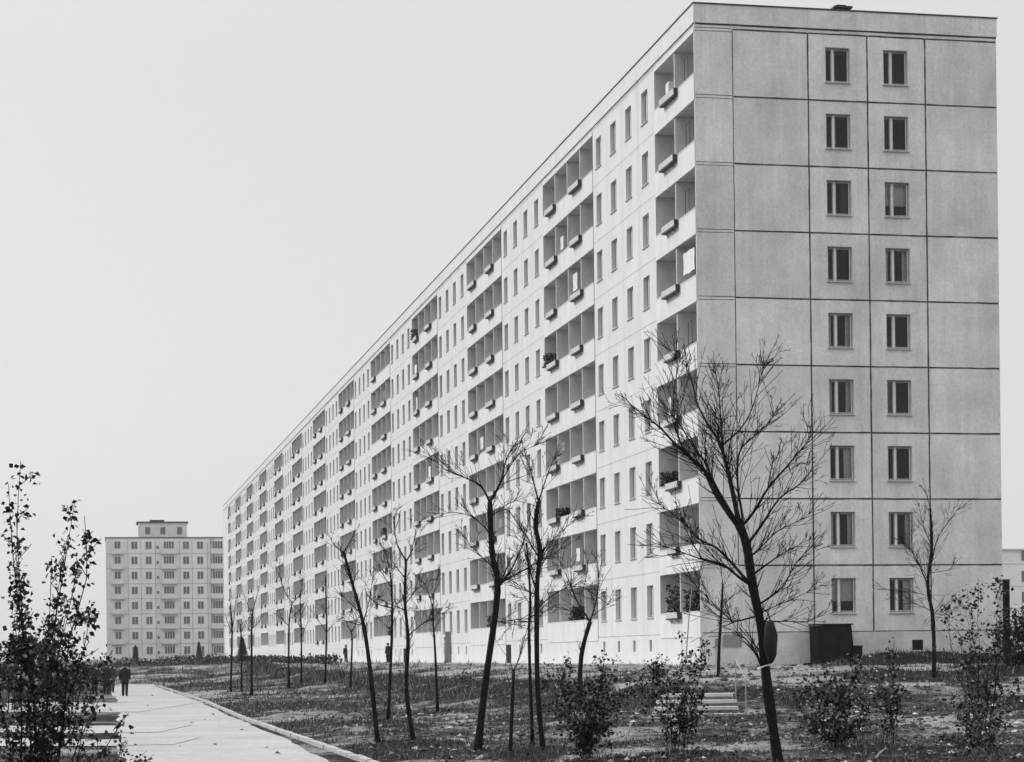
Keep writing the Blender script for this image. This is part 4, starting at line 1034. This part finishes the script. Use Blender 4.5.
# ------------------------------------------------------------------ people
def person(px, Y, h, label, coat='coat', rz=0., stride=.2, cat='person', skirt=.45, wide=1.):
    """a walking figure seen from behind, about h metres tall"""
    g = drop(px, Y); root_loc = g; s = h/1.75
    J = dict(pel=(0,0,.95), spine=(0,.01,1.18), chest=(0,0,1.38), neck=(0,.0,1.50), head=(0,.02,1.60), crown=(0,.02,1.72),
             hl=(-.09,0,.90), kl=(-.10,stride*.55,.50), al=(-.10,stride*.25 if stride else 0,.09), tl=(-.11,stride*.25+.15,.04),
             hr=(.09,0,.90), kr=(.10,-stride*.1,.50), ar=(.10,-stride*.8,.12), tr=(.11,-stride*.8+.14,.05),
             sl=(-.19,0,1.41), el=(-.25,-.03,1.13), wl=(-.24,.10,.88), ml=(-.24,.12,.79),
             sr=(.19,0,1.41), er=(.25,-.02,1.13), wr=(.24,-.04,.87), mr=(.24,-.05,.78))
    Rr = dict(pel=.14, spine=.13, chest=.15, neck=.06, head=.095, crown=.07, hl=.09, kl=.06, al=.042, tl=.04, hr=.09, kr=.06, ar=.042, tr=.04, sl=.075, el=.05, wl=.035, ml=.04, sr=.075, er=.05, wr=.035, mr=.04)
    E_ = [('pel','spine'),('spine','chest'),('chest','neck'),('neck','head'),('head','crown'),('pel','hl'),('hl','kl'),('kl','al'),('al','tl'),('pel','hr'),('hr','kr'),('kr','ar'),('ar','tr'),('chest','sl'),('sl','el'),('el','wl'),('wl','ml'),('chest','sr'),('sr','er'),('er','wr'),('wr','mr')]
    ks = list(J); me = bpy.data.meshes.new('person'); me.from_pydata([tuple(q*s for q in J[k]) for k in ks], [(ks.index(a), ks.index(c)) for a, c in E_], [])
    o = link('person', me, None, root_loc); o.rotation_euler = (0, 0, rz)
    md = o.modifiers.new('skin', 'SKIN'); o.modifiers.new('sub', 'SUBSURF').render_levels = 2
    for i, k in enumerate(ks): me.skin_vertices[0].data[i].radius = (Rr[k]*s*(wide if k in ('pel','spine','chest') else 1),)*2
    me.skin_vertices[0].data[0].use_root = True
    me.materials.append(M['skin']); tag(o, label, cat, 'people on foot')
    c = MB(); rs = []
    for z, rx, ry in ((skirt, .21, .17), (.7, .205, .16), (.95, .19, .15), (1.15, .185, .145), (1.35, .22, .15), (1.44, .19, .13), (1.51, .08, .08)):
        rs.append([Vector((rx*wide*math.cos(a), ry*wide*math.sin(a), z))*s for a in np.linspace(0, 2*PI, 17)[:-1]])
    c.rings(rs)
    for sg in (-1, 1):
        k = 'l' if sg < 0 else 'r'; c.tube([Vector(J['s'+k])*s, Vector(J['e'+k])*s, Vector(J['w'+k])*s], [.095*s, .075*s, .055*s], 9)
    c.build('coat', coat, o, True)
    t = MB()
    for k in 'lr': t.tube([Vector(J['h'+k])*s, Vector(J['k'+k])*s, Vector(J['a'+k])*s], [.11*s, .085*s, .07*s], 8); t.tube([Vector(J['a'+k])*s+Vector((0, -.05, -.02)), Vector(J['t'+k])*s], [.055*s, .05*s], 8)
    t.build('trousers', coat, o, True)
    hr = MB(); rs = []
    for z, q in ((1.56, .09), (1.62, .112), (1.68, .108), (1.73, .075), (1.76, .02)):
        rs.append([Vector((q*math.cos(a), .0+q*1.05*math.sin(a)-.012, z))*s for a in np.linspace(0, 2*PI, 13)[:-1]])
    hr.rings(rs); hr.build('hair', 'hair', o, True)
    return o
person(125, 112, 1.78, 'person in a dark suit walking alone on the path, rightmost of the walkers', 'coat', .1, .32, skirt=.82)
person(106.5, 119, 1.8, 'broad person in a long black coat, leftmost of the walkers on the path', 'coat', .05, .2, skirt=.45, wide=1.2)
person(112, 125, 1.75, 'person in a dark jacket walking between the other walkers on the path', 'greycoat', 0, .25, skirt=.75)
person(95, 122, 1.7, 'person in dark clothes half hidden behind the tall shrub', 'coat', 0, .2, skirt=.6)
person(346.5, 205, 1.7, 'person in dark clothes standing by the white facade, left of the bare trees', 'coat', .6, .0, skirt=.6)
person(388.5, 172, 1.65, 'person in dark clothes standing by the white facade behind the slim tree', 'coat', .9, .0, skirt=.5)
# grey pillar by the facade, entrance doors
gx = drop(448, 148); b = MB(); b.box(-.2, .2, -.2, .2, -.2, 1.75); b.box(-.26, .26, -.26, .26, 1.75, 1.83); b.box(-.15, .15, -.15, .15, 1.83, 2.15); b.box(-.2, .2, -.2, .2, 2.15, 2.22)
o = b.build('stone_pillar', 'board'); o.location = gx; o.rotation_euler = (0, 0, ANG); tag(o, 'short grey pillar with a cap standing before the long facade', 'pillar')
for yy in (13.5, 27.6):
    b = MB(); b.box(-.05, .0, yy*BAY, yy*BAY+1.3, -.21, .9, 0, 'r'); b.build('cellar_door', 'metal', BLD)

# ------------------------------------------------------------------ far tower and the low block at the right
TW, TZ = 22.6, 0.2
c0 = at(107, 660, 394); TG = EYE + 22.62 - 26.1
tw = empty('apartment_tower', (c0.x, 394, TG), .19); tag(tw, 'grey nine-storey panel tower with a rooftop machine room, far beyond the path', 'apartment building')
k_ = TW/527.                                             # metres per unit of the column layout below
cols = [c*k_ for c in (0, 95, 150, 212, 317, 370, 436, 527)]
b = MB(); H_ = 26.1; f0 = .75
b.box(0, TW, 0, 13, 0, H_, 0); b.build('wall', 'tower', tw)
b = MB()
for (a, c) in ((0, 1), (3, 4), (6, 7)): b.box(cols[a]+.05, cols[c]-.05, -.03, -.002, f0, H_-.6)
b.build('loggia_wall', 'tower2', tw)
b = MB()
for x in cols[1:-1]: b.box(x-.035, x+.035, -.036, -.003, f0, H_-.5)
for i in range(10): b.box(.05, TW, -.04, -.004, f0+2.8*i-.03, f0+2.8*i+.03)
b.build('joint_seal', 'towerjoint', tw)
b = MB(); b.box(-.1, TW+.1, -.1, 13.1, H_, H_+.14); b.build('coping', 'seal', tw)
pr = MB(); px0, px1 = (139.5-107)*394/F, (188-107)*394/F; pr.box(px0, px1, 2, 9, H_+.14, H_+2.95); pr.box(px0-.3, px1+.3, 1.7, 9.3, H_+2.951, H_+3.15, 1); pr.build('machine_room', ['tower2', 'seal'], tw)
b = MB(); b.box(px0+2.2, px0+4.9, 4, 6, H_+3.15, H_+3.6); b.build('roof_vent', 'seal', tw)
for x in (px0+1.3, px0+4.1, px0+7.2):
    b = MB(); b.box(x, x+.9, 1.93, 1.99, H_+.8, H_+2.1); b.build('window', 'farglass', tw)
def fwin(w_, h_, parts=2):
    b = MB(); b.box(-w_/2-.07, w_/2+.07, -.05, -.005, -.07, h_+.07, 0)
    for k in range(parts):
        a = -w_/2 + w_*k/parts + .04; c = -w_/2 + w_*(k+1)/parts - .04; b.box(a, c, -.062, -.051, .03, h_-.03, 1)
    return b.mesh('tower_window', ['frame', 'farglass'])
FW2, FW1, FW4 = fwin(1.15, 1.4), fwin(.55, .6, 1), fwin(1.9, 1.4, 4)
for i in range(9):
    z = f0 + 2.8*i
    for xc, me in ((122, FW2), (183, FW2), (222, FW1), (344, FW2), (405, FW2)): link('window', me, tw, (xc*k_, -.0, z+.85))
    for xc, wd, sh_ in ((50, 2.3, 0), (270, 2.9, 1), (480, 2.6, 0)):
        o = link('window', FW4 if xc != 50 else FW2, tw, (xc*k_, -.035, z+.9))
        q = MB(); q.box(-wd/2, wd/2, -.6, -.54, -.0, .92, 1); q.box(-wd/2, wd/2, -.539, -.04, -.12, .02, 1); q.box(-wd/2, -wd/2+.08, -.539, -.04, .021, .92); q.box(wd/2-.08, wd/2, -.539, -.04, .021, .92)
        if i or sh_: q.build('balcony', ['tower', 'tower2'], tw, loc=(xc*k_, 0, z))
b = MB(); b.tube([(452*k_, -.15, .4), (452*k_, -.15, H_)], .08, 6); b.tube([(462*k_, -.12, .4), (462*k_, -.12, H_)], .06, 6); b.build('drain_pipe', 'board', tw)
# low block at right
c1 = at(1003, 651, 262); lb = empty('apartment_building', (c1.x, 262, 1.5), .2); tag(lb, 'pale five-storey block seen behind the right end of the white block', 'apartment building')
b = MB(); hb = at(1010, 550.5, 262).z-1.5; b.box(0, 40, 0, 12, -2, hb); b.build('wall', 'tower', lb)
b = MB(); b.box(-.2, 40.2, -.2, 12.2, hb, hb+.2); b.build('coping', 'hairline', lb)
b = MB()
for i in range(1, 5): b.box(0, 40, -.03, -.002, i*2.75-.1, i*2.75-.03)
b.build('joint_seal', 'hairline', lb)
for i in range(5):
    for j in range(8): link('window', FW2, lb, (3.1+j*2.9, 0, i*2.6+.9))

# ------------------------------------------------------------------ air
HAZE = .00016
if HAZE:
    hm_ = bpy.data.materials.new('haze'); hm_.use_nodes = True; nt = hm_.node_tree; nt.nodes.clear()
    o_ = nt.nodes.new('ShaderNodeOutputMaterial'); v_ = nt.nodes.new('ShaderNodeVolumePrincipled'); v_.inputs['Color'].default_value = (.9, .9, .9, 1); v_.inputs['Density'].default_value = HAZE; v_.inputs['Anisotropy'].default_value = .3
    nt.links.new(v_.outputs[0], o_.inputs['Volume'])
    b = MB(); b.box(-5300, 5300, -5300, 5300, -5.5, 36); tag(b.build('haze', hm_), kind='stuff')
sc.cycles.volume_bounces = 0
sc.cycles.max_bounces = 6; sc.cycles.diffuse_bounces = 3; sc.cycles.transparent_max_bounces = 12
